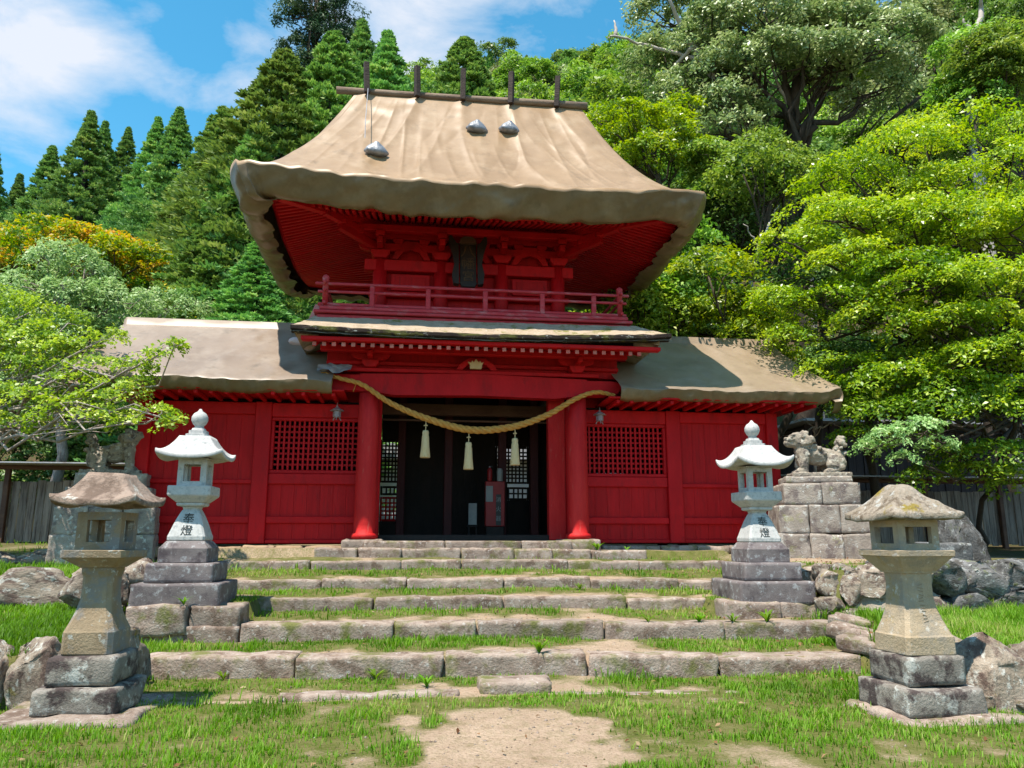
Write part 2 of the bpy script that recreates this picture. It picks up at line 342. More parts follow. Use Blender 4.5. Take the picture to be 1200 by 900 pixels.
LF = {}
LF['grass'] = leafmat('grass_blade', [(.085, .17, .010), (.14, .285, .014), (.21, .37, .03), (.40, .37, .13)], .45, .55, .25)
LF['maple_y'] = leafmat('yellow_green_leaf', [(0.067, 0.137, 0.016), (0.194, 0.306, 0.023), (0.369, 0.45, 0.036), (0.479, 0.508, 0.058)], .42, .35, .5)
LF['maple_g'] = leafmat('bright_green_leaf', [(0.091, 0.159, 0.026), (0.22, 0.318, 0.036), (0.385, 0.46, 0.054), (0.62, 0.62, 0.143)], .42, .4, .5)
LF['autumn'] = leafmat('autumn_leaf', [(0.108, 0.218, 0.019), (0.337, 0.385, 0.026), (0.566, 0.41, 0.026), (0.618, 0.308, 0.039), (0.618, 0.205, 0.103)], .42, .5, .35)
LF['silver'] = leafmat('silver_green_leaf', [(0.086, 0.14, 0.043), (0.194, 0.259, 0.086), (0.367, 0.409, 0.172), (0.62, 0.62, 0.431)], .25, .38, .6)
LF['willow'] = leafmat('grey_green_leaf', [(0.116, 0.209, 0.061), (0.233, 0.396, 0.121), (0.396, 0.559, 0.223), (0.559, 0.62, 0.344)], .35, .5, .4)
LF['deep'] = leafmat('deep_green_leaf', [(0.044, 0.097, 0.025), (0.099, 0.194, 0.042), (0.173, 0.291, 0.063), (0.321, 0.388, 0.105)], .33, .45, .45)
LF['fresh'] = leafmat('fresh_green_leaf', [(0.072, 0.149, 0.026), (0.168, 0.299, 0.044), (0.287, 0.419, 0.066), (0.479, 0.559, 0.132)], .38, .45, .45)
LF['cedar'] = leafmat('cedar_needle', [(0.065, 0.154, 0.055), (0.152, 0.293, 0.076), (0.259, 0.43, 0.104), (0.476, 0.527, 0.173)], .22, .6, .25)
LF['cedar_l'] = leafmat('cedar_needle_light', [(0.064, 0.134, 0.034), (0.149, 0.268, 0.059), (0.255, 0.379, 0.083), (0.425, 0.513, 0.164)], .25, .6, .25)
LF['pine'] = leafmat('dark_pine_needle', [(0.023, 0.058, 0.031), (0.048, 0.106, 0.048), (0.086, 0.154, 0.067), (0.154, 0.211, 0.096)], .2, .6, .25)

# ------------------------------------------------------------------ terrain
# front edges of the steps, lowest first: y at x=0, slope of y over x, (x, z) along the edge, riser height
STEPS = [
    ('F', -7.36, -.05, [(-2.45, -1.345), (-.26, -1.39), (1.95, -1.405)], .07),
    ('E', -6.35, -.09, [(-4.06, -1.19), (-.13, -1.165), (3.75, -1.225)], .25),
    ('D', -5.10, -.09, [(-4.64, -.99), (.04, -.955), (4.25, -1.0)], .225),
    ('C', -3.75, -.08, [(-3.35, -.785), (.22, -.755), (3.2, -.78)], .19),
    ('B', -2.60, -.06, [(-3.9, -.57), (.37, -.55), (3.6, -.60)], .175),
    ('A', -1.35, -.04, [(-4.35, -.315), (.54, -.31), (4.4, -.35)], .18),
    ('P', -.95, -.02, [(-2.9, -.10), (0, -.12), (3.1, -.15)], .20)]
def step_y(k, x): return STEPS[k][1] + STEPS[k][2]*x
def step_z(k, x): return np.interp(x, [p[0] for p in STEPS[k][3]], [p[1] for p in STEPS[k][3]])
def hill(x, y):
    s = (y-15) + .36*x + .9*np.minimum(x+22, 0) + 3*fbm(x*.05, y*.05, 2.2, 2)
    s = np.where(s > -20, np.log1p(np.exp(np.clip(s/4, -30, 30)))*4, 0)
    return .80*np.minimum(s, 75 + .25*np.maximum(s-75, 0))*sstep(4, 13, y + .0*x)
def ground(x, y):
    x, y = np.broadcast_arrays(np.asarray(x, float), np.asarray(y, float))
    z = np.full(x.shape, -1.42) + .02*sstep(-8.6, -7.5, y)
    for k in range(7):
        yk, zk = step_y(k, x), step_z(k, x)
        if k < 6:
            yn, zn = step_y(k+1, x), step_z(k+1, x)-STEPS[k+1][4]+.025
        else: yn, zn = yk+8, zk-.05
        s = np.clip((y-yk)/np.maximum(yn-yk, .1), 0, 1)
        zz = (zk-.02)*(1-s)+zn*s
        if k == 0: zz = np.where((x > -2.45) & (x < 1.95), zz, -1.42+.02*s)
        z = np.where(y > yk+.10, zz, z)
    z = np.where((x < -3.3) & (y > step_y(2, x)+.32) & (y < -2.9), np.maximum(z, -.76), z)
    z = np.where((x > 2.95) & (y > -4.62) & (y < -3.2), np.maximum(z, -.775), z)
    # left banks
    zl = np.where(y < -7.12, -1.42, -.97+.10*sstep(-7.1, -3.2, y))
    zl = np.where(y > -3.02, -.50+.10*sstep(-3, -.3, y), zl); zl = np.where(y > .42, -.21+.14*sstep(.4, 5, y), zl)
    xl = np.where(y < -5.9, -4.22, np.where(y < -3, -4.72, -4.62))
    wl = sstep(xl, xl-.14, x)
    zr = np.where(y < -8.22, -1.42, -.99+.06*sstep(-8.2, -5.3, y))
    zr = np.where(y > -5.08, -.36+.16*sstep(-5, 3, y), zr)
    xr = np.where(y < -6.6, 3.78, np.where(y < -4.6, 4.30, 4.62))
    wr = sstep(xr, xr+.14, x)
    z = z*(1-wl)*(1-wr) + zl*wl + zr*wr
    far = sstep(9, 16, np.abs(x)) + 0*z
    z = z + .02*fbm(x*1.3, y*1.3, .3, 3) + .25*far*fbm(x*.12, y*.12, 1, 2)
    return z + hill(x, y)
def gz(x, y): return float(ground(np.array([x]), np.array([y]))[0])

def grass_cover(x, y):
    """how much of the ground grass covers, 0..1, and how tall it stands"""
    n = fbm(x*.9, y*.9, 4.4, 3); n2 = fbm(x*3.1, y*3.1, 8.1, 3)
    g = .62 + .45*n + .28*n2
    # trodden earth in the middle of the lower court
    cx = -.42 + .10*(y+8); hw = .56 + .03*(-8.6-y)
    d = np.abs(x-cx)/hw
    bare = sstep(1.65, .75, d + .32*n2) * sstep(-7.7, -8.15, y)
    g = np.where(y < -7.4, .78+.30*n+.45*n2 - .14*sstep(-8.7, -9.8, y)*sstep(-.5, 1.5, x) - .05*sstep(-8.8, -9.8, y), g)
    g = g - 1.45*bare
    g = g - .35*sstep(.9, .3, np.abs(x+.2))*(y < -6.6)*(y > -7.4)
    # treads: grass keeps to the risers and the ends
    tread = (y > -7.3) & (y < -1.0) & (np.abs(x) < 4.5)
    gt = np.zeros_like(x)
    for k in range(6):
        yk = step_y(k, x); yn = step_y(k+1, x)
        s = (y-yk)/np.maximum(yn-yk, .1); inside = (s > 0) & (s < 1)
        base = .50 + .75*sstep(.30, .9, s) - .35*sstep(.45, .2, s)
        mid = np.exp(-((x-.9)/1.6)**2)
        gt = np.where(inside, base + .5*n + .55*n2 - .36*mid + .25*sstep(1.6, 3.2, np.abs(x)), gt)
    g = np.where(tread, gt, g)
    g = np.where(tread & (y < -6.45) & (x > .9), g+.55, g)
    bankr = (x > 4.0) & (y > -8.2) & (y < -5.1); bankl = (x < -4.4) & (y > -7.1) & (y < .3)
    g = np.where(bankr, 1.2+.3*n, g); g = np.where(bankl, .95+.5*n, g)
    g = np.where((x > 4.4) & (y > -5.0), np.where(y < -3.0, .55, .15)+.5*n, g)
    g = np.where(y > -.85, np.where(x < -6.2, .5+.4*n, .2), g)
    return np.clip(g, 0, 1.25), bankr, bankl

def axis(lo, hi, fine_lo, fine_hi, step, grow=1.22):
    a = list(np.arange(fine_lo, fine_hi+1e-6, step)); s = step; v = fine_hi
    while v < hi: s *= grow; v += s; a.append(v)
    s = step; v = fine_lo; b = []
    while v > lo: s *= grow; v -= s; b.append(v)
    return np.array(b[::-1]+a)
gx = axis(-400, 400, -9.5, 9.5, .075); gy = axis(-120, 500, -11.2, 1.0, .06)
GX, GY = np.meshgrid(gx, gy); GZ = ground(GX, GY)
V = np.stack([GX.ravel(), GY.ravel(), GZ.ravel()], 1); nx_, ny_ = len(gx), len(gy)
ii, jj = np.meshgrid(np.arange(nx_-1), np.arange(ny_-1)); q = (jj*nx_+ii).ravel()
cov = grass_cover(GX, GY)[0]
wild = np.maximum(sstep(8, 12, np.abs(GX)), sstep(5, 9, GY))
gm = quadmesh(V, np.stack([q, q+1, q+1+nx_, q+nx_], 1), 'ground', {'g': ('POINT', cov.ravel()), 'wild': ('POINT', wild.ravel())})
def ground_mat():
    m = bpy.data.materials.new('earth'); m.use_nodes = True; t = m.node_tree; Lk = t.links.new; b = t.nodes['Principled BSDF']; b.inputs['Roughness'].default_value = .95; b.inputs['Specular IOR Level'].default_value = .1
    tco = N('ShaderNodeTexCoord', t)
    def noise(s, d=7):
        n = N('ShaderNodeTexNoise', t); n.inputs['Scale'].default_value = s; n.inputs['Detail'].default_value = d; n.inputs['Roughness'].default_value = .62; Lk(tco.outputs['Object'], n.inputs['Vector']); return n.outputs['Fac']
    def rmp(v, lo, hi):
        r = N('ShaderNodeMapRange', t); r.inputs['From Min'].default_value = lo; r.inputs['From Max'].default_value = hi; Lk(v, r.inputs['Value']); return r.outputs[0]
    def mix(f, a, c):
        x = N('ShaderNodeMix', t, data_type='RGBA'); Lk(f, x.inputs['Factor'])
        for s, v in (('A', a), ('B', c)):
            if hasattr(v, 'node'): Lk(v, x.inputs[s])
            else: x.inputs[s].default_value = rgb(v)
        return x.outputs['Result']
    sand = mix(rmp(noise(2.2), .35, .65), (.33, .235, .165), (.42, .31, .225)); sand = mix(rmp(noise(40), .52, .72), sand, (.22, .155, .10)); sand = mix(rmp(noise(7), .58, .76), sand, (.20, .14, .085))
    moss = mix(rmp(noise(6), .38, .64), (.085, .10, .020), (.15, .14, .05)); moss = mix(rmp(noise(28), .55, .7), moss, (.165, .12, .065))
    at_ = N('ShaderNodeAttribute', t, attribute_name='g'); at2 = N('ShaderNodeAttribute', t, attribute_name='wild')
    ad = N('ShaderNodeMath', t, operation='MULTIPLY_ADD'); Lk(noise(9), ad.inputs[0]); ad.inputs[1].default_value = .7; Lk(at_.outputs['Fac'], ad.inputs[2])
    ad2 = N('ShaderNodeMath', t, operation='MULTIPLY_ADD'); Lk(noise(45, 6), ad2.inputs[0]); ad2.inputs[1].default_value = .8; Lk(ad.outputs[0], ad2.inputs[2])
    col = mix(rmp(ad2.outputs[0], .72, 1.22), sand, moss)
    litter = mix(rmp(noise(3), .4, .6), (.05, .06, .018), (.09, .06, .035)); col = mix(at2.outputs['Fac'], col, litter)
    Lk(col, b.inputs['Base Color'])
    bp = N('ShaderNodeBump', t); bp.inputs['Strength'].default_value = .9; bp.inputs['Distance'].default_value = .04; Lk(noise(30, 10), bp.inputs['Height']); Lk(bp.outputs[0], b.inputs['Normal'])
    return m
tag(obj('ground', gm, ground_mat(), smooth=True), 'bare sandy earth and moss of the shrine court and wooded hillside', kind='structure')

# ------------------------------------------------------------------ the gate
G = thing('shrine_gate', 'two-storey red wooden shrine gate with tarpaulin-covered roofs and low wings', 'gate')
RED, WORN = MT['red'], MT['red_worn']
def gb(name, x0, x1, y0, y1, z0, z1, m=RED, c=.012, p=G): return box(name, x0, x1, y0, y1, z0, z1, m, p, c)
# sill of squared stones under the doorway and the wings
k = 0
for x0, x1 in ((-2.05, -.6), (-.6, .8), (.8, 1.75)):
    P, Fc = stone_box(x1-x0-.01, .75, .20, .02, .006, 40+k); k += 1
    o = obj('sill_stone', pymesh(P, Fc), MT['step'], G, True); o.location = ((x0+x1)/2, -.42, -.09)
for x in (-2.06, 1.96):
    P, Fc = stone_box(.74, .74, .22, .04, .012, 50+k); k += 1
    o = obj('column_stone', pymesh(P, Fc), MT['step'], G, True); o.location = (x-.02, -.35, -.075)
rr = np.random.default_rng(5)
for side in (-1, 1):
    x = 2.45; z1 = -.06
    while x < 6.35:
        L = rr.uniform(.42, .78); h = rr.uniform(.17, .24)
        P, Fc = stone_box(L-.02, .42, h, .045, .02, 60+k); k += 1
        o = obj('foundation_stone', pymesh(P, Fc), MT['warm_stone'] if side < 0 else MT['step'], G, True); o.location = (side*(x+L/2), -.02, z1-h/2-.02-.02*rr.random()); x += L
# round front columns
for x in (-2.06, 1.955):
    V, Fc = lathe([(.215, .04), (.245, .055), (.25, .10), (.235, .135), (.205, .15), (.205, .30), (.203, 1.2), (.197, 2.2), (.190, 2.75)], 28, x, -.38)
    obj('column', pymesh(V, Fc), WORN, G, True)
gb('door_jamb', 1.46, 1.80, .0, .22, .02, 2.80, WORN); gb('door_jamb', -2.0, -1.83, .0, .22, .02, 2.80, RED)
gb('threshold', -1.83, 1.46, .02, .16, .01, .12, MT['dark_wood'])
# the great lintel with shouldered noses
def extr(name, prof, y0, y1, m=RED, p=G):
    """a flat timber cut to an outline in the x-z plane, from y0 to y1"""
    n = len(prof); V = [(x, y0, z) for x, z in prof]+[(x, y1, z) for x, z in prof]
    F_ = [tuple(range(n)), tuple(range(n, 2*n))[::-1]]+[(i, n+i, n+(i+1) % n, (i+1) % n) for i in range(n)]
    bm = bmesh.new(); me = pymesh(V, F_); bm.from_mesh(me); bmesh.ops.recalc_face_normals(bm, faces=bm.faces)
    bmesh.ops.triangulate(bm, faces=[f for f in bm.faces if len(f.verts) > 4]); bm.to_mesh(me); bm.free()
    return obj(name, me, m, p)
extr('lintel', [(-1.86, 2.76), (-1.6, 2.72), (0, 2.75), (1.5, 2.72), (1.77, 2.76), (2.15, 2.78), (2.15, 3.12), (0, 3.17), (-2.25, 3.12), (-2.25, 2.78)], -.50, -.24)
for s, x in ((-1, -2.25), (1, 2.15)):
    extr('lintel_nose', [(x, 2.80), (x+s*.45, 2.80), (x+s*.62, 2.86), (x+s*.70, 2.96), (x+s*.72, 3.06), (x+s*.5, 3.10), (x, 3.10)], -.48, -.26)
gb('head_beam', -2.5, 2.4, -.46, -.28, 3.17, 3.25)
# bracket sets above the columns
def bracket(x, y, z, s=1.0, m=RED, forward=True):
    b = extr('bracket_set', [(x-.12*s, z), (x+.12*s, z), (x+.19*s, z+.10*s), (x+.19*s, z+.16*s), (x-.19*s, z+.16*s), (x-.19*s, z+.10*s)], y-.18*s, y+.18*s, m)
    za = z+.16*s
    pr = [(x-.10*s, za+.01), (x+.10*s, za+.01), (x+.30*s, za+.03*s), (x+.42*s, za+.08*s), (x+.46*s, za+.15*s), (x+.46*s, za+.18*s), (x-.46*s, za+.18*s), (x-.46*s, za+.15*s), (x-.42*s, za+.08*s), (x-.30*s, za+.03*s)]
    extr('bracket_arm', pr, y-.075*s, y+.075*s, m, b)
    zb = za+.18*s
    for dx in (-.36, 0, .36):
        extr('bearing_block', [(x+(dx-.07)*s, zb), (x+(dx+.07)*s, zb), (x+(dx+.105)*s, zb+.05*s), (x+(dx+.105)*s, zb+.10*s), (x+(dx-.105)*s, zb+.10*s), (x+(dx-.105)*s, zb+.05*s)], y-.105*s, y+.105*s, m, b)
    if forward:
        box('bracket_tongue', x-.06*s, x+.06*s, y-.55*s, y-.19*s, za+.02*s, za+.16*s, m, b)
        box('bearing_block', x-.09*s, x+.09*s, y-.56*s, y-.38*s, zb, zb+.10*s, m, b)
    return b
for x in (-2.06, 1.955): bracket(x, -.40, 3.255, .80)
# frog-leg strut with a pale gold crest in the middle of the lintel
extr('frog_leg_strut', [(-.42, 3.26), (-.30, 3.26), (-.20, 3.36), (-.02, 3.40), (.02, 3.40), (.16, 3.36), (.26, 3.26), (.38, 3.26), (.30, 3.38), (.14, 3.49), (-.18, 3.49), (-.34, 3.38)], -.46, -.36)
extr('crest_ornament', [(-.16, 3.27), (.06, 3.27), (.07, 3.34), (.10, 3.40), (.055, 3.385), (.03, 3.43), (.01, 3.39), (-.05, 3.46), (-.09, 3.39), (-.12, 3.43), (-.14, 3.385), (-.20, 3.40), (-.16, 3.34)], -.54, -.475, MT['gold'])
# purlin and eaves of the lower roof
gb('eave_purlin', -2.98, 2.92, -.74, -.58, 3.50, 3.62); gb('wall_plate', -2.9, 2.85, -.40, -.26, 3.62, 3.74)
gb('wall_board', -2.9, 2.85, -.22, -.18, 3.2, 3.78, MT['red_plank'])
gb('wall_rail', -2.9, 2.85, -.30, -.225, 3.34, 3.42)
for i in range(36):
    x = -3.02 + i*(6.0/35)
    r_ = bar('rafter', (x, -1.30, 3.475), (x, -.20, 3.86), .075, .085, RED, G)
    t = box('rafter_tip', x-.036, x+.036, -1.318, -1.304, 3.44, 3.512, MT['white_tip'], r_, .004)
    t.parent = r_; t.matrix_parent_inverse = (Matrix.Translation(r_.location) @ r_.rotation_euler.to_matrix().to_4x4()).inverted()
gb('eave_board', -3.25, 3.38, -1.40, -1.22, 3.525, 3.60)
gb('eave_board', -3.12, 3.14, -1.20, -1.10, 3.565, 3.63)
def sheet_roof(name, pts_lo, pts_hi, n, th, mat_, mat_edge, parent, sag=.0, seed=0, cols=90):
    """a thick shingle slab between its eave line and its upper line; the eave edge carries its own part"""
    lo, hi = np.array(pts_lo, float), np.array(pts_hi, float); u = np.linspace(0, 1, cols)
    L0 = np.stack([np.interp(u, np.linspace(0, 1, len(lo)), lo[:, k]) for k in range(3)], 1); L1 = np.stack([np.interp(u, np.linspace(0, 1, len(hi)), hi[:, k]) for k in range(3)], 1)
    V = []; F_ = []
    for j in range(n+1):
        t = j/n; P = L0*(1-t)+L1*t; P[:, 2] -= sag*4*t*(1-t); P[:, 2] += .012*fbm(P[:, 0]*5, P[:, 1]*9, seed, 3); V.append(P)
    Vt = np.concatenate(V); Vb = Vt-np.array([0, 0, th]); VV = np.concatenate([Vt, Vb]); o_ = len(Vt)
    for j in range(n):
        for i in range(cols-1):
            a = j*cols+i; F_.append((a, a+1, a+1+cols, a+cols)); F_.append((o_+a, o_+a+cols, o_+a+1+cols, o_+a+1))
    for j in range(n):
        for i in (0, cols-1):
            a = j*cols+i; q_ = (a, a+cols, o_+a+cols, o_+a); F_.append(q_ if i == 0 else q_[::-1])
    top = obj(name, pymesh(VV, F_), mat_, parent)
    # ragged eave edge
    E = []; FE = []
    for i in range(cols):
        p = L0[i]; d = .02*fbm(p[0]*6, 3, seed, 4)
        E += [p+np.array([0, .02, .006+d*.5]), p+np.array([0, -.022, -.02+d]), p+np.array([0, -.02, -th*.6+d*.6]), p+np.array([0, .05, -th+.004+d*.8]), p+np.array([0, .2, -th+.004])]
    for i in range(cols-1):
        for k_ in range(4): a = i*5+k_; FE.append((a, a+1, a+6, a+5)[::-1])
    obj('eave_edge', pymesh(E, FE), mat_edge, top); return top
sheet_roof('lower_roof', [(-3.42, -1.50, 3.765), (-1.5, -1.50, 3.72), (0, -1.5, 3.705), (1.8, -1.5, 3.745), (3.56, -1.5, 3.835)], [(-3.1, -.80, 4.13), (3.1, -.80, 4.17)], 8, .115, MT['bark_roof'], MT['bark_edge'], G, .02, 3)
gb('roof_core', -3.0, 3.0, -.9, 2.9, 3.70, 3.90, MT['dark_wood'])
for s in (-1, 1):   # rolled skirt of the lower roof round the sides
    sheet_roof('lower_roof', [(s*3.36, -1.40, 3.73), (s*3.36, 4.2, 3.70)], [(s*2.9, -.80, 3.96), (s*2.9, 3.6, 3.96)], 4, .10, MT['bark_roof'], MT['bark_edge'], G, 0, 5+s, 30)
extr('side_board', [(-3.36, 3.80), (-3.02, 3.86), (-3.02, 4.38), (-3.12, 4.42)], -.62, -.56, MT['pink'])
for s in (-1, 1): gb('infill_board', *((-3.3, -2.05) if s < 0 else (2.05, 3.3)), .30, .36, 2.60, 3.75, MT['red_plank'])
# balcony
gb('balcony_beam', -2.98, 2.90, -.78, -.60, 3.95, 4.05, MT['red_pale']); gb('balcony_beam', -3.06, 2.96, -.84, -.56, 4.055, 4.165, MT['red_pale'])
gb('balcony_floor', -3.12, 3.0, -.90, 3.6, 4.18, 4.24, MT['red_pale']); gb('floor_moulding', -3.02, 2.92, -.86, -.70, 4.255, 4.33, MT['red_pale'])
for z, h, ov in ((4.755, .055, .34), (4.60, .05, .24), (4.345, .06, .22)):
    gb('handrail' if h == .055 else 'rail', -2.95-ov*.5, 2.80+ov*.5, -.80, -.75, z, z+h, MT['red_pale'])
    for x in (-2.93, 2.78): gb('side_rail', x-.025, x+.025, -.95+.0, 3.4, z-.004, z+h-.004, MT['red_pale'])
for x in (-2.06, -1.0, .10, 1.22, 2.25): gb('rail_post', x-.045, x+.045, -.82, -.73, 4.33, 4.752, MT['red_pale'])
for x in (-2.93, 2.78):
    V, Fc = lathe([(.055, 4.33), (.055, 4.83), (.07, 4.84), (.055, 4.86), (.072, 4.89), (.055, 4.93), (.01, 4.96)], 12, x, -.775); obj('corner_post', pymesh(V, Fc), MT['red_pale'], G, True)
# upper storey
for x in (-1.98, -.72, .56, 1.78):
    V, Fc = lathe([(.15, 4.24), (.15, 5.74)], 16, x, .48); obj('upper_column', pymesh(V, Fc), RED, G, True)
gb('upper_wall', -2.0, 1.8, .56, .64, 4.24, 6.9, MT['red_plank']); 
for x in (-2.05, 1.85): gb('upper_wall', x-.04, x+.04, .56, 3.2, 4.24, 6.9, MT['red_plank'])
gb('tie_beam', -2.30, 2.10, .36, .56, 5.50, 5.74); gb('tie_beam', -2.2, 2.0, .38, .55, 4.95, 5.06)
for x0, x1 in ((-1.75, -.95), (.79, 1.55)):
    gb('panel_frame', x0, x1, .44, .54, 5.10, 5.46); gb('panel_board', x0+.09, x1-.09, .42, .438, 5.16, 5.40, MT['red_plank'])
for x in (-1.98, -.72, .56, 1.78): bracket(x, .44, 5.75, 1.0)
gb('bracket_purlin', -2.6, 2.4, -.06, .09, 6.20, 6.34); gb('bracket_purlin', -2.4, 2.2, .36, .52, 6.20, 6.36)
for xc in (-1.35, -.08, 1.17):
    extr('frog_leg_strut', [(xc-.40, 5.76), (xc-.28, 5.76), (xc-.17, 5.92), (xc, 5.97), (xc+.17, 5.92), (xc+.28, 5.76), (xc+.40, 5.76), (xc+.30, 6.0), (xc+.14, 6.16), (xc-.14, 6.16), (xc-.30, 6.0)], .38, .46)
for s, x in ((-1, -1.98), (1, 1.78)):   # corner arms under the hips
    b_ = bar('corner_arm', (x, .44, 5.98), (x+s*.78, -.34, 6.14), .13, .16, RED, G)
    bar('corner_arm', (x, .44, 6.16), (x+s*1.05, -.62, 6.30), .13, .14, RED, G)
    bar('hip_beam', (x, .44, 6.48), (x+s*1.80, -1.30, 6.26), .15, .17, RED, G)
    for q_ in (.55, .95):
        o = box('bearing_block', -.09, .09, -.09, .09, 0, .10, RED, G); o.location = (x+s*.78*q_, .44-.78*q_, 6.03+.16*q_)
# eaves of the upper roof: rafters in two tiers, boards above them
EX, EY0, EY1, YC = 3.92, -1.44, 4.20, 1.36     # rafter tips
XW0, XW1, YW = -2.0, 1.82, .42                 # wall lines
def lift(u): return .20*np.abs(u)**3
def soff(x, y):   # height of the soffit
    dx = np.maximum(np.maximum(XW0-x, x-XW1), 0); dy = np.maximum(np.maximum(YW-y, y-2.4), 0)
    d = np.maximum(dx, dy); return 6.70-.30*d + lift(np.clip(x/EX, -1, 1))*np.clip(dy/2, 0, 1) + .15*np.abs(np.clip((y-YC)/3, -1, 1))**3*np.clip(dx/2.2, 0, 1)
sx_, sy_ = np.linspace(-EX-.05, EX+.05, 41), np.linspace(EY0-.05, EY1+.05, 41); SX, SY = np.meshgrid(sx_, sy_); SZ = soff(SX, SY)
F_ = [(j*41+i, j*41+i+1, (j+1)*41+i+1, (j+1)*41+i) for j in range(40) for i in range(40)]
obj('soffit_board', pymesh(np.stack([SX.ravel(), SY.ravel(), SZ.ravel()], 1), [f[::-1] for f in F_]), MT['red_plank'], G)
nf = 62
for i in range(nf):
    x = -EX + .06 + i*(2*EX-.12)/(nf-1); ov = max(XW0-x, x-XW1, 0); ys = YW+.1 - ov*.98
    zt = float(soff(np.array(x), np.array(EY0)))
    if ys > -.85: bar('rafter', (x, ys, float(soff(np.array(x), np.array(ys)))-.05), (x, -.92, float(soff(np.array(x), np.array(-.92)))-.11), .07, .08, RED, G)
    bar('flying_rafter', (x, min(ys, -.62), float(soff(np.array(x), np.array(min(ys, -.62))))-.055), (x, EY0, zt-.065), .065, .075, RED, G)
ns = 48
for s in (-1, 1):
    for i in range(ns):
        y = EY0+.12 + i*(4.2-EY0-.2)/(ns-1); xs = (abs(XW0) if s < 0 else XW1)
        x0 = s*(xs + max(YW-y, 0)*.98 + .02); x1 = s*EX
        if abs(x1)-abs(x0) < .12: continue
        bar('side_rafter', (x0, y, float(soff(np.array(x0), np.array(y)))-.05), (x1, y, float(soff(np.array(x1), np.array(y)))-.06), .06, .075, RED, G)
def strip(name, pts, wd, ht, m=RED):
    o = obj(name, pymesh(*tube(pts, ht/2, 4, True)), m, G); return o
xs_ = np.linspace(-EX, EX, 30)
strip('eave_board', np.stack([xs_, 0*xs_-.96, soff(xs_, 0*xs_-.96)-.06], 1), .1, .10)
strip('eave_board', np.stack([xs_, 0*xs_+EY0-.02, soff(xs_, 0*xs_+EY0)-.02], 1), .1, .11)
for s in (-1, 1):
    ys_ = np.linspace(EY0, EY1, 24); strip('eave_board', np.stack([0*ys_+s*(EX+.02), ys_, soff(0*ys_+s*EX, ys_)-.02], 1), .1, .11)

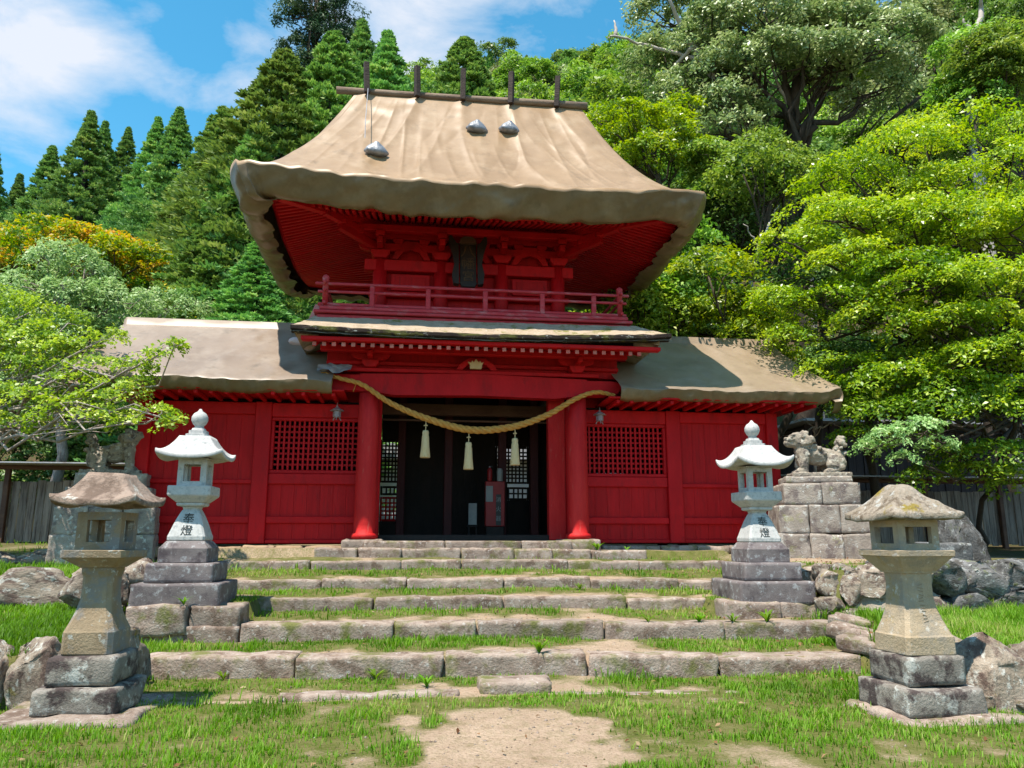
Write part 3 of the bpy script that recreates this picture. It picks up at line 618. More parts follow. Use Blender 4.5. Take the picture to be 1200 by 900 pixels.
# tarpaulin over the upper roof: one sheet laid from the ridge down, lapped under the eaves
def upper_tarp():
    nu, ntop, nlip = 420, 64, 14
    A, B, z_e, z_r, RL = 4.46, 3.24, 6.50, 10.10, 2.60
    # perimeter in plan, rounded rectangle; u runs round it
    per = []
    ca, cb = A, B
    seg = [((-ca, -cb), (ca, -cb), 300), ((ca, -cb), (ca, cb), 130), ((ca, cb), (-ca, cb), 120), ((-ca, cb), (-ca, -cb), 130)]
    for (a, b, n) in seg:
        for i in range(n): t = i/n; per.append((a[0]+(b[0]-a[0])*t, a[1]+(b[1]-a[1])*t))
    per = np.array(per); nu = len(per)
    pr = np.sign(per)*np.minimum(np.abs(per), np.array([A, B]))
    # round the corners a little
    ax, ay = np.abs(per[:, 0])/A, np.abs(per[:, 1])/B
    rc = 1-.045*np.clip((ax*ay-.80)/.20, 0, 1)**1.5
    per = per*rc[:, None]; per[:, 0] -= .24*np.clip(-per[:, 0]/A, 0, 1)
    rx = np.clip(per[:, 0]*RL/A, -RL-.12, RL)
    ridge = np.stack([rx, 0*rx], 1)
    s_arc = np.concatenate([[0], np.cumsum(np.linalg.norm(np.diff(per, axis=0), axis=1))])
    rows = []
    up = .24*(np.abs(per[:, 0])/A)**4*(np.abs(per[:, 1])/B)**3
    for j in range(ntop+1):
        t = j/ntop
        xy = ridge*(1-t)+per*t
        g_ = (1-t)**1.48
        z = z_e + up*t**2 + (z_r-z_e)*g_
        # creases: long folds hanging from the ridge, puckers along the eave, a loose sag in between
        fold = .075*vnoise(s_arc*1.1, 0*s_arc+t*1.3, 1.5)*math.sin(math.pi*min(t*1.15, 1)) + .06*(1-np.abs(vnoise(s_arc*1.9+t*1.2, t*.8, 4.5)))**3*math.sin(math.pi*t)
        msk = np.clip(.5+1.1*vnoise(s_arc*.55, t*1.7, 21.5), 0, 1.2)
        fold = fold + msk*.050*(1-np.abs(vnoise(s_arc*3.1-t*2.6, t*1.4, 12.5)))**6*math.sin(math.pi*min(1, t*1.05)) - (1.2-msk)*.035*(1-np.abs(vnoise(s_arc*1.7+t*3.9, t*1.9, 15.5)))**7*math.sin(math.pi*min(1, t*1.05))
        puck = .045*vnoise(s_arc*4.2, t*5, 7.7)*sstep(.70, 1, t)
        sag = -.05*math.sin(math.pi*t)*(vnoise(s_arc*.5, 2.2, .3)+.3)
        z = z + fold + puck + sag
        # puckers radiate where the ridge posts pinch the sheet
        for xp in (-2.45, -1.31, -.26, .86, 1.95):
            dd = np.abs(rx-xp*1.0); z = z + (per[:, 1] < 0)*.06*np.exp(-(dd/.12)**2)*math.exp(-(t/.28)**2)
        rows.append(np.stack([xy[:, 0], xy[:, 1]+YC, z], 1))
    last = rows[-1]; nrm = np.stack([np.where(np.abs(per[:, 0])/A > np.abs(per[:, 1])/B, np.sign(per[:, 0]), 0), np.where(np.abs(per[:, 0])/A > np.abs(per[:, 1])/B, 0, np.sign(per[:, 1])), 0*s_arc], 1)
    dirc = per/np.linalg.norm(per, axis=1)[:, None]; cw = np.clip((ax*ay-.8)/.2, 0, 1)[:, None]
    nrm = nrm*(1-cw); nrm[:, :2] += dirc*cw; nrm /= np.linalg.norm(nrm, axis=1)[:, None]
    drop = .52+.06*vnoise(s_arc*1.3, 3.3, 2.2)+.05*vnoise(s_arc*4.1, 1.3, 9.2)+.14*np.clip(np.abs(nrm[:, 0])*2-1, 0, 1)
    for j in range(1, nlip+1):
        t = j/nlip
        if t < .62:
            a = t/.62; out = .012*math.sin(min(1, a*6)*math.pi*.5)-.30*a**1.15; dz = -drop*(a**1.0)
        else:
            a = (t-.62)/.38; out = -.29-.24*a; dz = -drop*(1+.06*math.sin(a*math.pi)) + .05*a
        wr = (.022*vnoise(s_arc*2.1+t*3.5, t*2, 5.1)+.030*(1-np.abs(vnoise(s_arc*2.6+t*4.5, t*2, 1.1)))**6+.03*vnoise(s_arc*1.2-t*2, t*2, 8.8)) * min(1, t*4)
        wr = wr + (np.abs(per[:, 0]) > A*.93)*.05*vnoise(s_arc*4.5, t*7, 3.9)*t
        side = np.abs(nrm[:, 0])*np.clip((np.abs(per[:, 0])/A-.9)/.08, 0, 1); out = out*(1+.25*side*(t > .62)) - .02*side*t
        wr = wr + side*t*(.06*vnoise(s_arc*7, t*6, 2.4)+.09*np.abs(vnoise(s_arc*3.3+t*3, t*3, 6.6)))
        P = last + nrm*out[:, None] + nrm*wr[:, None]; P = P.copy(); P[:, 2] = last[:, 2]+dz + .015*vnoise(s_arc*5, t*3, 6.2)
        rows.append(P)
    def sheet(rows, nm):
        V = np.concatenate(rows); i_ = np.arange(nu); F_ = []
        for j in range(len(rows)-1):
            a = j*nu+i_; b = j*nu+(i_+1) % nu; F_.append(np.stack([a, a+nu, b+nu, b], 1))
        return quadmesh(V, np.concatenate(F_)[:, ::-1], nm)
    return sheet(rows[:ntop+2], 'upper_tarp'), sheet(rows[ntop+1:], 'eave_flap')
ut, uf = upper_tarp()
ur = tag(obj('upper_roof', ut, MT['tarp'], G, True), 'brown tarpaulin sheet covering the curved upper roof')
tag(obj('eave_flap', uf, MT['flap'], ur, True), 'olive-brown flap of tarpaulin tucked under the upper eaves, darkened in colour for its shade')
rs = [(-3.15, YC, 10.13), (-1.8, YC, 10.14), (0, YC, 10.16), (1.6, YC, 10.19), (2.72, YC, 10.20)]
obj('ridge_pole', pymesh(*tube(rs, [.085, .08, .08, .085, .09], 9)), MT['log'], G, True)
for i, (x, z0) in enumerate(((-2.45, 10.78), (-1.31, 10.79), (-.26, 10.81), (.86, 10.83), (1.95, 10.81))):
    bar('ridge_post', (x, YC-.16, 10.02), (x+.02*(i-2), YC-.17, z0), .12, .12, MT['post'], G, .01)
obj('bag_cord', pymesh(*tube([(-2.43, YC-.12, 10.22), (-2.36, -.2, 8.2+.30), (-2.33, -.55, 7.95)], .008, 4)), MT['tin'], G)

# wings
def wing_tarp(s):
    """tarpaulin over one wing: ridge box, slope and a tucked eave"""
    x0, x1 = 2.72, (7.22 if s < 0 else 7.02); nu = 130
    u = np.linspace(0, 1, nu); rows = []
    prof = [(1.62, 4.60), (1.45, 4.60), (1.40, 4.585), (1.375, 4.44), (1.30, 4.385)]
    ny = 34
    for j in range(1, ny+1):
        t = j/ny; prof.append((1.30-2.22*t, 4.385-1.50*t + .20*t*(t-1)))
    lip = [(-.945, 2.85), (-.93, 2.80), (-.90, 2.74), (-.87, 2.68), (-.80, 2.645), (-.66, 2.66)]
    allp = prof+lip; m = len(allp)
    for j, (y, z) in enumerate(allp):
        tt = max(0, (1.3-y)/2.2)
        xe = x1 + (.05*tt if s > 0 else -.02) + (.16*tt**2 if s > 0 else 0)
        x = x0+(xe-x0)*u; X = s*x
        wv = 0*u
        if j > 4: wv = .030*vnoise(x*1.0+tt*2, tt*1.5, 2.1+s)*math.sin(math.pi*min(tt, 1)*.9+.15) + .045*(1-np.abs(vnoise(x*1.6-tt*2.2, tt*1.2, 5.5+s)))**3 + .010*vnoise(x*6, tt*6, 1.1)
        lp = 0*u
        if j >= len(prof)-1: lp = .020*vnoise(x*2.2, j*.35, 3.7+s)+.022*vnoise(x*6.5, j*.5, 9.1)+.016*vnoise(x*14, j*.7, 4.1)
        endlift = .10*sstep(.9, 1, u)*tt
        rows.append(np.stack([X, y + lp*(.8), z + wv + lp*.6 + endlift], 1))
    # mirrored rear slope, plain
    for j in range(1, 9):
        t = j/8; x = x0+(x1-x0)*u; rows.insert(0, np.stack([s*x, 1.82+2.3*t+0*x, 4.60-.2*min(1, t*6)-1.5*t+0*x], 1))
    # the end cloth hanging over the gable
    nu2 = nu; R_ = np.array(rows); endc = R_[:, -1, :].copy(); ext = []
    for d, dz in ((.03, -.05), (.035, -.14), (.0, -.24), (-.14, -.26)):
        e = endc.copy(); e[:, 0] += s*(d+.02*vnoise(e[:, 1]*3, d*30, 4)); e[:, 2] += dz+.03*vnoise(e[:, 1]*2.5, 1, 7); ext.append(e)
    R_ = np.concatenate([R_]+[e[:, None, :] for e in ext], 1); nrow, ncol = R_.shape[:2]
    cut = nrow-len(lip)
    def sheet(Q, nm):
        nr, nc = Q.shape[:2]; a = (np.arange(nr-1)[:, None]*nc+np.arange(nc-1)[None]).ravel(); F_ = np.stack([a, a+1, a+1+nc, a+nc], 1)
        return quadmesh(Q.reshape(-1, 3), F_ if s < 0 else F_[:, ::-1], nm)
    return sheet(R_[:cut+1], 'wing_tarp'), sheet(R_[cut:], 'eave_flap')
for s in (-1, 1):
    wt_, wf_ = wing_tarp(s)
    wr_ = tag(obj('wing_roof', wt_, MT['tarp2'] if s < 0 else MT['tarp3'], G, True), 'pale tarpaulin sheet over the left wing roof' if s < 0 else 'tan tarpaulin sheet over the right wing roof')
    obj('eave_flap', wf_, MT['flap'], wr_, True)  # wing lip takes the same colour with the shade put in
    gb('wing_soffit', min(s*2.5, s*6.85), max(s*2.5, s*6.85), -.85, 4.0, 2.70, 2.74, MT['red_plank'])
    for i in range(16):
        x = s*(2.7+i*.27); gb('wing_rafter', x-.035, x+.035, -.78, .04, 2.62, 2.695)
    X = lambda a, b: (min(s*a, s*b), max(s*a, s*b))
    xa = 2.22 if s < 0 else 2.16
    # posts and rails of the wall
    for xc, wd in ((4.06, .30), (6.20, .24)):
        a, b = X(xc-wd/2, xc+wd/2); gb('wall_post', a, b, .0, .26, -.04, 2.62, RED)
    if s > 0: gb('wall_post', 1.81, 2.16, .02, .24, -.02, 2.66, RED)
    else: gb('wall_post', -2.22, -2.01, .02, .24, -.02, 2.66, RED)
    for (p0, p1) in ((xa, 3.91), (4.21, 6.08)):
        a, b = X(p0, p1); win = p0 < 3
        gb('wall_rail', a, b, .03, .22, 2.34 if win else 2.38, 2.61, RED)
        gb('wall_rail', a, b, .04, .20, 1.06, 1.26 if win else 1.14, RED)
        gb('wall_rail', a, b, .04, .20, .33, .46, RED); gb('wall_rail', a, b, .035, .21, -.04, .03, RED)
        # upright boards
        n = 7 if win else 7; tiers = [(.03, .33), (.46, 1.06)] + ([] if win else [(1.14, 2.38)])
        for (z0, z1) in tiers:
            for i in range(n):
                aa = a+(b-a)*i/n; bb = a+(b-a)*(i+1)/n
                gb('wall_plank', aa+.001, bb-.001, .10+.003*rr.random(), .14, z0, z1, MT['red_plank'], .0025)
        if win:
            wf = gb('lattice_window', a, b, .06, .19, 1.261, 1.33); 
            box('window_frame', a, b, .06, .19, 2.27, 2.339, RED, wf)
            for xx in (a, b-.06): box('window_frame', xx, xx+.06, .062, .188, 1.33, 2.27, RED, wf)
            nc, nr = 17, 9
            for i in range(1, nc): xx = a+.06+(b-a-.12)*i/nc; box('lattice_bar', xx-.019, xx+.019, .085, .115, 1.33, 2.27, RED, wf, .003)
            for i in range(1, nr): zz = 1.33+.94*i/nr; box('lattice_bar', a+.06, b-.06, .118, .148, zz-.019, zz+.019, RED, wf, .003)
    a, b = X(6.12, 6.18); gb('end_wall', a, b, .26, 3.2, -.05, 3.3, MT['red_plank'])
    a, b = X(2.05, 6.2); gb('back_wall', a, b, 3.2, 3.3, -.05, 2.7, MT['dark_wood'])
    a, b = X(1.96, 2.04); gb('passage_wall', a, b, .25, 4.05, -.05, 3.2, MT['dark_wood'])
    gb('wing_floor', *X(2.05, 6.15), .26, 3.2, -.06, -.02, MT['dark_wood'])
    gb('wing_ceiling', *X(2.05, 6.15), .2, 3.2, 2.64, 2.68, MT['dark_wood'])
# passage interior
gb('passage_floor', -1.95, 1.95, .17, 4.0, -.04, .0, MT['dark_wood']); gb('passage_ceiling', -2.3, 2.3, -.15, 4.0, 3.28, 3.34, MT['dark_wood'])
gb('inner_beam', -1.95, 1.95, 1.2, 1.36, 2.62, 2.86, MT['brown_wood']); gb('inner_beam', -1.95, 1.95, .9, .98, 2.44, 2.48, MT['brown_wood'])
for x in (-1.45, -.42, .78, 1.5): gb('inner_post', x-.09, x+.09, 1.95 if x > -.5 else 2.4, 2.13 if x > -.5 else 2.58, 0, 3.28, MT['shaded_red'])
def lat(name, a, b, z0, z1, nc, nr, y, m=MT['dark_wood']):
    p = box(name, a, b, y-.03, y+.03, z0-.05, z0, m, G); box('window_frame', a, b, y-.03, y+.03, z1, z1+.05, m, p)
    for xx in (a-.05, b): box('window_frame', xx, xx+.05, y-.03, y+.03, z0-.05, z1+.05, m, p)
    for i in range(1, nc): xx = a+(b-a)*i/nc; box('lattice_bar', xx-.02, xx+.02, y-.02, y, z0, z1, m, p, .002)
    for i in range(1, nr): zz = z0+(z1-z0)*i/nr; box('lattice_bar', a, b, y+.001, y+.02, zz-.02, zz+.02, m, p, .002)
lat('back_lattice', -1.93, -1.52, 1.42, 2.36, 5, 10, 4.0); lat('back_lattice', .90, 1.64, 1.42, 2.24, 8, 9, 4.0)
lat('back_lattice', -1.90, -1.52, 1.12, 1.24, 4, 1, 4.0); lat('back_lattice', -1.9, -1.52, .50, .98, 4, 5, 4.0, RED); lat('back_lattice', 1.2, 1.64, 1.02, 1.24, 4, 2, 4.0)
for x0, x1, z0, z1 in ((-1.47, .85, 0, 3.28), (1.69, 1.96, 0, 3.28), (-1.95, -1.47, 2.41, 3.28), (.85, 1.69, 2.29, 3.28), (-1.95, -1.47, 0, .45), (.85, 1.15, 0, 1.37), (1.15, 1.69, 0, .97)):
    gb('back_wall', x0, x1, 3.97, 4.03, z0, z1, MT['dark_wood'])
# hanging grey cloth corner tucked behind the bracket, left
tag(obj('tarp_corner', quadmesh(*(lambda u, v: (np.stack([(-3.02+.62*u+.0*v).ravel(), (-.80+.30*v+.06*vnoise(u*5, v*5, 2)).ravel(), (3.06+.20*v+.05*u+.05*vnoise(u*6, v*4, 8)).ravel()], 1),
    np.array([(j*16+i, j*16+i+1, (j+1)*16+i+1, (j+1)*16+i) for j in range(9) for i in range(15)])))(*np.meshgrid(np.linspace(0, 1, 16), np.linspace(0, 1, 10))), 'tarp_corner'), MT['tarp_grey'], G, True), 'loose grey corner of tarpaulin by the left bracket')

def text_mesh(body, size, extrude=.004):
    cu = bpy.data.curves.new('t', 'FONT'); cu.body = body; cu.size = size; cu.extrude = extrude; cu.align_x = 'CENTER'; cu.align_y = 'CENTER'; cu.resolution_u = 3
    o = bpy.data.objects.new('t', cu); COL.objects.link(o); dg = bpy.context.evaluated_depsgraph_get()
    me = bpy.data.meshes.new_from_object(o.evaluated_get(dg)); bpy.data.objects.remove(o); bpy.data.curves.remove(cu); return me
# name plaque under the upper eave
pq = thing('name_plaque', 'dark carved name plaque with faded gold characters hung under the upper eave', 'plaque', (-.19, -.22, 5.05), 0)
pq.rotation_euler = (RAD(-14), 0, 0)
box('board', -.17, .17, 0, .05, .06, 1.0, MT['plaque'], pq)
for s in (-1, 1):
    fr = [(s*.19, .0), (s*.30, .02), (s*.33, .25), (s*.28, .5), (s*.33, .8), (s*.40, 1.05), (s*.38, 1.30), (s*.31, 1.12), (s*.24, 1.0), (s*.19, .98)]
    extr('frame', fr, -.05, .06, MT['plaque'], pq)
extr('frame', [(-.18, 1.0), (.18, 1.0), (.16, 1.10), (.08, 1.17), (-.08, 1.17), (-.16, 1.10)], -.04, .05, MT['brown_wood'], pq)
extr('frame', [(-.18, .05), (.18, .05), (.12, -.05), (-.12, -.05)], -.04, .05, MT['plaque'], pq)
for ch, z, sz in (('八', .80, .32), ('幡', .50, .30), ('宮', .20, .27)):
    o = obj('character', text_mesh(ch, sz), MT['plaque_gold'], pq); o.location = (0, -.012, z); o.rotation_euler = (RAD(90), 0, 0)

# straw rope across the doorway
RP = thing('straw_rope', 'thick twisted straw rope hung across the gateway with three straw tassels', 'rope')
ctrl = np.array([(-2.95, -.60, 3.10), (-2.60, -.64, 2.985), (-2.18, -.66, 2.87), (-1.66, -.62, 2.545), (-.98, -.62, 2.265), (-.17, -.62, 2.065), (.62, -.62, 2.13), (1.30, -.62, 2.365), (1.88, -.66, 2.70), (2.30, -.64, 2.845), (2.68, -.60, 2.79)])
tt = np.linspace(0, len(ctrl)-1, 240); pts = np.zeros((240, 3))
for i, t in enumerate(tt):
    k0 = min(int(t), len(ctrl)-2); f = t-k0; P0, P1, P2, P3 = ctrl[max(k0-1, 0)], ctrl[k0], ctrl[k0+1], ctrl[min(k0+2, len(ctrl)-1)]
    pts[i] = .5*((2*P1)+(-P0+P2)*f+(2*P0-5*P1+4*P2-P3)*f*f+(-P0+3*P1-3*P2+P3)*f**3)
arc = np.concatenate([[0], np.cumsum(np.linalg.norm(np.diff(pts, axis=0), axis=1))])
rad_ = .026+.030*np.exp(-((arc-arc[-1]*.52)/2.2)**2)
Tn = np.gradient(pts, axis=0); Tn /= np.linalg.norm(Tn, axis=1)[:, None]; Un = np.cross(np.array([0, 1.0, 0]), Tn); Un /= np.linalg.norm(Un, axis=1)[:, None]; Wn = np.cross(Tn, Un)
for s in range(3):
    ph = arc*16+s*2*math.pi/3
    obj('strand', pymesh(*tube(pts+rad_[:, None]*.62*(Un*np.cos(ph)[:, None]+Wn*np.sin(ph)[:, None]), rad_*.72, 7)), MT['rope'], RP, True)
for x, zt, dz in ((-.99, 2.24, .0), (-.18, 2.03, .0), (.70, 2.12, 0)):
    ta = obj('tassel', pymesh(*lathe([(.012, .0), (.05, -.005), (.062, -.05), (.056, -.085), (.066, -.12), (.075, -.30), (.096, -.50), (.09, -.515), (.01, -.50)], 22)), MT['straw'], RP, True); ta.location = (x, -.62, zt-.20)
    cdm = pymesh(*tube([(0, 0, .22), (.004, 0, .1), (0, 0, -.01)], .009, 6)); obj('cord', cdm, MT['straw'], ta)
    obj('knot', pymesh(*tube([(-.035, 0, .085), (0, -.012, .10), (.035, 0, .09)], .010, 6)), MT['straw'], ta)
for x in (-2.78, -2.34):
    obj('rope_tie', pymesh(*tube([(x+.05, -.52, 3.02-.2*(x+2.6)), (x+.02, -.525, 2.88), (x-.02, -.52, 2.76)], .008, 5)), MT['rope'], RP)

# little hanging lanterns beside the lattice windows
for x, z, lab in ((-2.67, 2.42, 'small pale metal lantern hanging above the left lattice window'), (2.47, 2.45, 'small pale metal lantern hanging above the right lattice window')):
    h = thing('hanging_lantern', lab, 'lantern', (x, -.20, z-.12), 0, 'small lanterns hanging under the wing eaves')
    obj('body', pymesh(*lathe([(.05, .01), (.075, .02), (.075, .13), (.06, .14)], 6)), MT['iron'], h)
    obj('roof', pymesh(*lathe([(.13, .135), (.135, .145), (.06, .19), (.02, .215), (.018, .24)], 6)), MT['iron'], h)
    for a in range(3): 
        an = a*2.1+.5; obj('foot', pymesh(*tube([(.055*math.cos(an), .055*math.sin(an), .015), (.085*math.cos(an), .085*math.sin(an), -.04)], .01, 5)), MT['iron'], h)
    obj('hanger', pymesh(*tube([(0, 0, .23), (0, 0, .30)], .006, 5)), MT['iron'], h)

# things kept in the passage
cb_ = thing('red_cabinet', 'red upright extinguisher box with a black lettered strip inside the gateway', 'cabinet', (.58, 1.6, 0))
box('body', -.21, .21, 0, .22, .30, 1.26, MT['cabinet'], cb_); box('plinth', -.19, .19, .02, .2, 0, .30, MT['dark_wood'], cb_); box('paper_label', -.205, -.05, -.006, -.001, .82, 1.16, MT['shaded_paper'], cb_, .001)
sp = box('sign_strip', .015, .125, -.012, -.001, .32, .98, MT['black'], cb_, .002)
for i, ch in enumerate('消火器'):
    o = obj('character', text_mesh(ch, .12, .002), MT['shaded_paper'], sp); o.location = (.07, -.016, .86-.20*i); o.rotation_euler = (RAD(90), 0, 0)
ex = thing('fire_extinguisher', 'small red fire extinguisher standing on the red box inside the gateway', 'extinguisher', (.47, 1.7, 1.265))
obj('cylinder', pymesh(*lathe([(.05, 0), (.055, .01), (.055, .24), (.03, .28), (.018, .30)], 14)), MT['cabinet'], ex, True); box('lever', -.015, .06, -.01, .01, .31, .335, MT['black'], ex, .003)
obj('valve', pymesh(*lathe([(.02, .29), (.02, .325)], 8)), MT['iron'], ex)
cn = tag(obj('white_canister', pymesh(*lathe([(.06, 0), (.065, .01), (.065, .24), (.05, .26), (.05, .28), (.012, .285)], 16)), MT['shaded_paper'], None, True), 'pale canister standing on the red box inside the gateway', 'canister'); cn.location = (.69, 1.7, 1.265)
o = tag(box('paper_notice', -.09, .09, -.004, .004, 0, .46, MT['shaded_paper'], None, .001), 'pale paper notice leaning against the dark post inside the gateway', 'notice'); o.location = (-.08+.2, 1.9, .34)
st = tag(obj('wooden_stand', pymesh(*joined([cbox(-.12, .12, -.1, .1, .28, .32), cbox(-.1, -.06, -.08, .08, 0, .28), cbox(.06, .1, -.08, .08, 0, .28)])), MT['dark_wood']), 'low dark wooden stand holding a notice inside the gateway', 'stand'); st.location = (.12, 1.93, .01)
for i in range(5):
    o = tag(obj('white_cup', pymesh(*lathe([(.025, 0), (.038, .02), (.042, .05), (.036, .055)], 12)), MT['paper'], None, True), 'small white cup in the row inside the right lattice window', 'cup', group='white cups behind the right lattice'); o.location = (2.52+.125*i, .26, 1.30)
sh = tag(box('window_shelf', 2.2, 3.9, .22, .34, 1.25, 1.296, MT['brown_wood'], None), 'narrow wooden shelf behind the right lattice window', 'shelf')
pw = thing('rear_hall', 'pale plastered hall glimpsed through the back lattices of the gate', 'building', (0, 10.5, 0))
box('wall', -3.2, 3.2, 0, .3, -.1, 2.55, MT['plaster'], pw); extr('roof', [(-3.5, 2.56), (3.5, 2.56), (3.0, 3.1), (-3.0, 3.1)], -.4, 1.5, MT['tin'], pw); box('plinth', -3.2, 3.2, -.05, .32, -.3, .25, MT['dark_wood'], pw)

# weights on the roofs
def bag(loc, label, sx, sy, sz, m, rz=0, tilt=0):
    n = 14; u = np.linspace(0, 2*math.pi, 18, endpoint=False); V = []; F_ = []
    for j in range(n):
        t = j/(n-1); r = (math.sin(min(t*1.9, 1)*math.pi/2)**.6)*(1-t)**.75 if t < 1 else .02
        r = max(r, .10 if t > .75 else .05); zz = t*sz
        for a in u: k_ = 1+.13*math.sin(a*5+t*4)+.08*math.sin(a*9); V.append((r*sx*k_*math.cos(a), r*sy*k_*math.sin(a), zz))
    for j in range(n-1):
        for k_ in range(18): F_.append((j*18+k_, j*18+(k_+1) % 18, (j+1)*18+(k_+1) % 18, (j+1)*18+k_))
    F_.append(tuple(range(18))[::-1]); F_.append(tuple((n-1)*18+k_ for k_ in range(18)))
    o = tag(obj('weight_bag', pymesh(V, F_), m, None, True), label, 'bag', 'weight bags on the tarpaulins'); o.location = loc; o.rotation_euler = (RAD(tilt), 0, rz); return o
WB = [(440, 182, 'grey plastic weight bag on the left of the upper roof, hanging from a cord'), (558, 155, 'left of two grey weight bags near the middle of the upper roof'), (596, 156, 'right of two grey weight bags near the middle of the upper roof')]
dgp = bpy.context.evaluated_depsgraph_get(); dgp.update()
def drop_on(px, py, d0=10, d1=30):
    o_ = Vector(CAM); d = (Vector(at(px, py, 1.0))-o_).normalized(); hit, loc, nr, ix, ob, mx_ = sc.ray_cast(bpy.context.evaluated_depsgraph_get(), o_, d); return loc if hit else None
for px, py, lab in WB:
    p = drop_on(px, py); bag((p.x, p.y, p.z-.03), lab, .36, .24, .30, MT['plastic'], .3, 18)
# two pinkish sandbags at the inner end of the left wing roof
for i, (px, py, lab) in enumerate(((351, 400, 'long pink sandbag lying at the inner end of the left wing ridge'), (362, 404, 'short pale pink sandbag beside the porch eave'))):
    V, Fc = lathe([(.02, -.5), (.3, -.46), (.42, -.3), (.44, 0), (.42, .3), (.3, .46), (.02, .5)], 14); P = np.array(V); P += .05*fbm(P[:, 0]*3+i, P[:, 1]*3, P[:, 2]*3, 2)[:, None]
    p = drop_on(px, py+3); o = tag(obj('sandbag', pymesh(P, Fc), MT['pinkbag'], None, True), lab, 'bag', 'pink sandbags on the left wing'); o.scale = (.30, .24, .42 if i == 0 else .22)
    o.location = (p.x, p.y, p.z+.04); o.rotation_euler = (RAD(90), 0, RAD(78 if i == 0 else 20))

# ------------------------------------------------------------------ stone steps
STEP_LABEL = {'F': 'thin sunken stone edging at the foot of the stairs', 'E': 'lowest full stone step, nearest the grass', 'D': 'second stone step from the bottom, between the lantern terraces',
              'C': 'third stone step from the bottom, middle of the flight', 'B': 'fourth stone step from the bottom, edged with weeds', 'A': 'wide fifth stone step just below the short top step', 'P': 'short top step of pale stones in front of the gateway'}
sr = np.random.default_rng(21); sid = 100
def stone_piece(name, parent, x0, x1, yf, ztop, depth, h, m, seed, r=.03, amp=.013, rz=0.0, tilt=0.0):
    P, Fc = stone_box(x1-x0, depth, h, r, amp, seed); o = obj(name, pymesh(P, Fc), m, parent, True)
    o.location = ((x0+x1)/2, yf+depth/2, ztop-h/2); o.rotation_euler = (tilt, sr.normal(0, .006), rz); return o
for k, (nm, y0, m_, pr, ris) in enumerate(STEPS):
    S_ = thing('stone_step', STEP_LABEL[nm], 'step', (0, 0, 0), 0, 'stone steps up to the gate')
    x = pr[0][0]; xe = pr[-1][0]
    while x < xe-.05:
        L = sr.uniform(1.0, 1.9) if nm != 'P' else sr.uniform(.55, 1.15)
        if xe-x-L < .45: L = xe-x
        xm = x+L/2; zt = float(step_z(k, xm))+sr.normal(0, .006)
        h = ris+.16
        stone_piece('stone_block', S_, x+.006, x+L-.006, float(step_y(k, xm))+sr.normal(0, .012)-.01, zt, sr.uniform(.32, .42) if nm != 'F' else .2, h, MT['step'], sid, .014, .013, math.atan(m_)+sr.normal(0, .01)); sid += 1; x += L
# terraces of squared blocks that carry the pale lanterns
for lab, xs0, yf, zt in (('row of two squared blocks under the left pale lantern', (-4.66, -3.92, -3.28), -4.76, -.745), ('row of two squared blocks under the right pale lantern', (2.93, 3.72, 4.58), -4.90, -.765)):
    S_ = thing('stone_kerb', lab, 'kerb', group='kerbs that carry the pale lanterns')
    for a, b in zip(xs0[:-1], xs0[1:]): stone_piece('stone_block', S_, a+.008, b-.008, yf, zt, .46, .36, MT['step'], sid, .03, .02, -.06); sid += 1
# loose flat block on the lowest tread
o = tag(stone_piece('stone_slab', None, -.56, .16, -7.30, -1.285, .42, .18, MT['step'], 333, .03, .012, -.03), 'single flat stone slab lying at the foot of the lowest step', 'slab')
# sloping border slabs at the right end of the steps
S_ = thing('stone_border', 'line of slanting flat stones along the right end of the stairs', 'border')
for i, (x, y, z, L, a) in enumerate(((4.28, -5.62, -.98, .55, -60), (4.02, -6.05, -1.05, .62, -62), (3.86, -6.48, -1.12, .5, -66))):
    P, Fc = stone_box(L, .26, .16, .03, .02, 350+i); o = obj('stone_block', pymesh(P, Fc), MT['step'], S_, True); o.location = (x, y, z); o.rotation_euler = (RAD(6), RAD(7), RAD(a))

# ------------------------------------------------------------------ retaining walls of field stones
def rock_mesh(seed, box_=.5, amp=.16):
    bm = bmesh.new(); bmesh.ops.create_icosphere(bm, subdivisions=4, radius=1); P = np.array([v.co[:] for v in bm.verts])
    Q = np.sign(P)*np.abs(P)**box_; Q /= np.max(np.abs(Q), axis=0)
    Q += amp*np.stack([fbm(P[:, 0]*1.6+seed*3.1+i*7, P[:, 1]*1.6+seed, P[:, 2]*1.6, 4) for i in range(3)], 1)
    Rq = np.random.default_rng(seed)
    for _ in range(13):
        n_ = Rq.normal(size=3); n_ /= np.linalg.norm(n_); Q -= np.maximum(0, Q@n_-Rq.uniform(.62, .92))[:, None]*n_
    Q += .05*np.stack([fbm(P[:, 0]*5+seed+i*7, P[:, 1]*5, P[:, 2]*5, 3) for i in range(3)], 1)
    Q -= (Q.max(0)+Q.min(0))/2; Q /= np.abs(Q).max(0)
    for v, q_ in zip(bm.verts, Q): v.co = q_*.5
    me = bpy.data.meshes.new('rock'); bm.to_mesh(me); bm.free(); me.polygons.foreach_set('use_smooth', [True]*len(me.polygons)); return me
ROCKS = {m: [] for m in ('rock', 'rock_dark')}
for m in ROCKS:
    for i in range(9):
        me = rock_mesh(i+(20 if m == 'rock' else 50), .45+.05*(i % 3)); me.materials.append(MT[m]); ROCKS[m].append(me)
def rock(name, parent, loc, dims, m='rock', rz=0.0, rot=0.0):
    o = link(bpy.data.objects.new(name, ROCKS[m][sr.integers(0, 9)]), parent); o.location = loc; o.scale = dims; o.rotation_euler = (sr.normal(0, .06), rot+sr.normal(0, .06), rz+sr.normal(0, .12)); return o
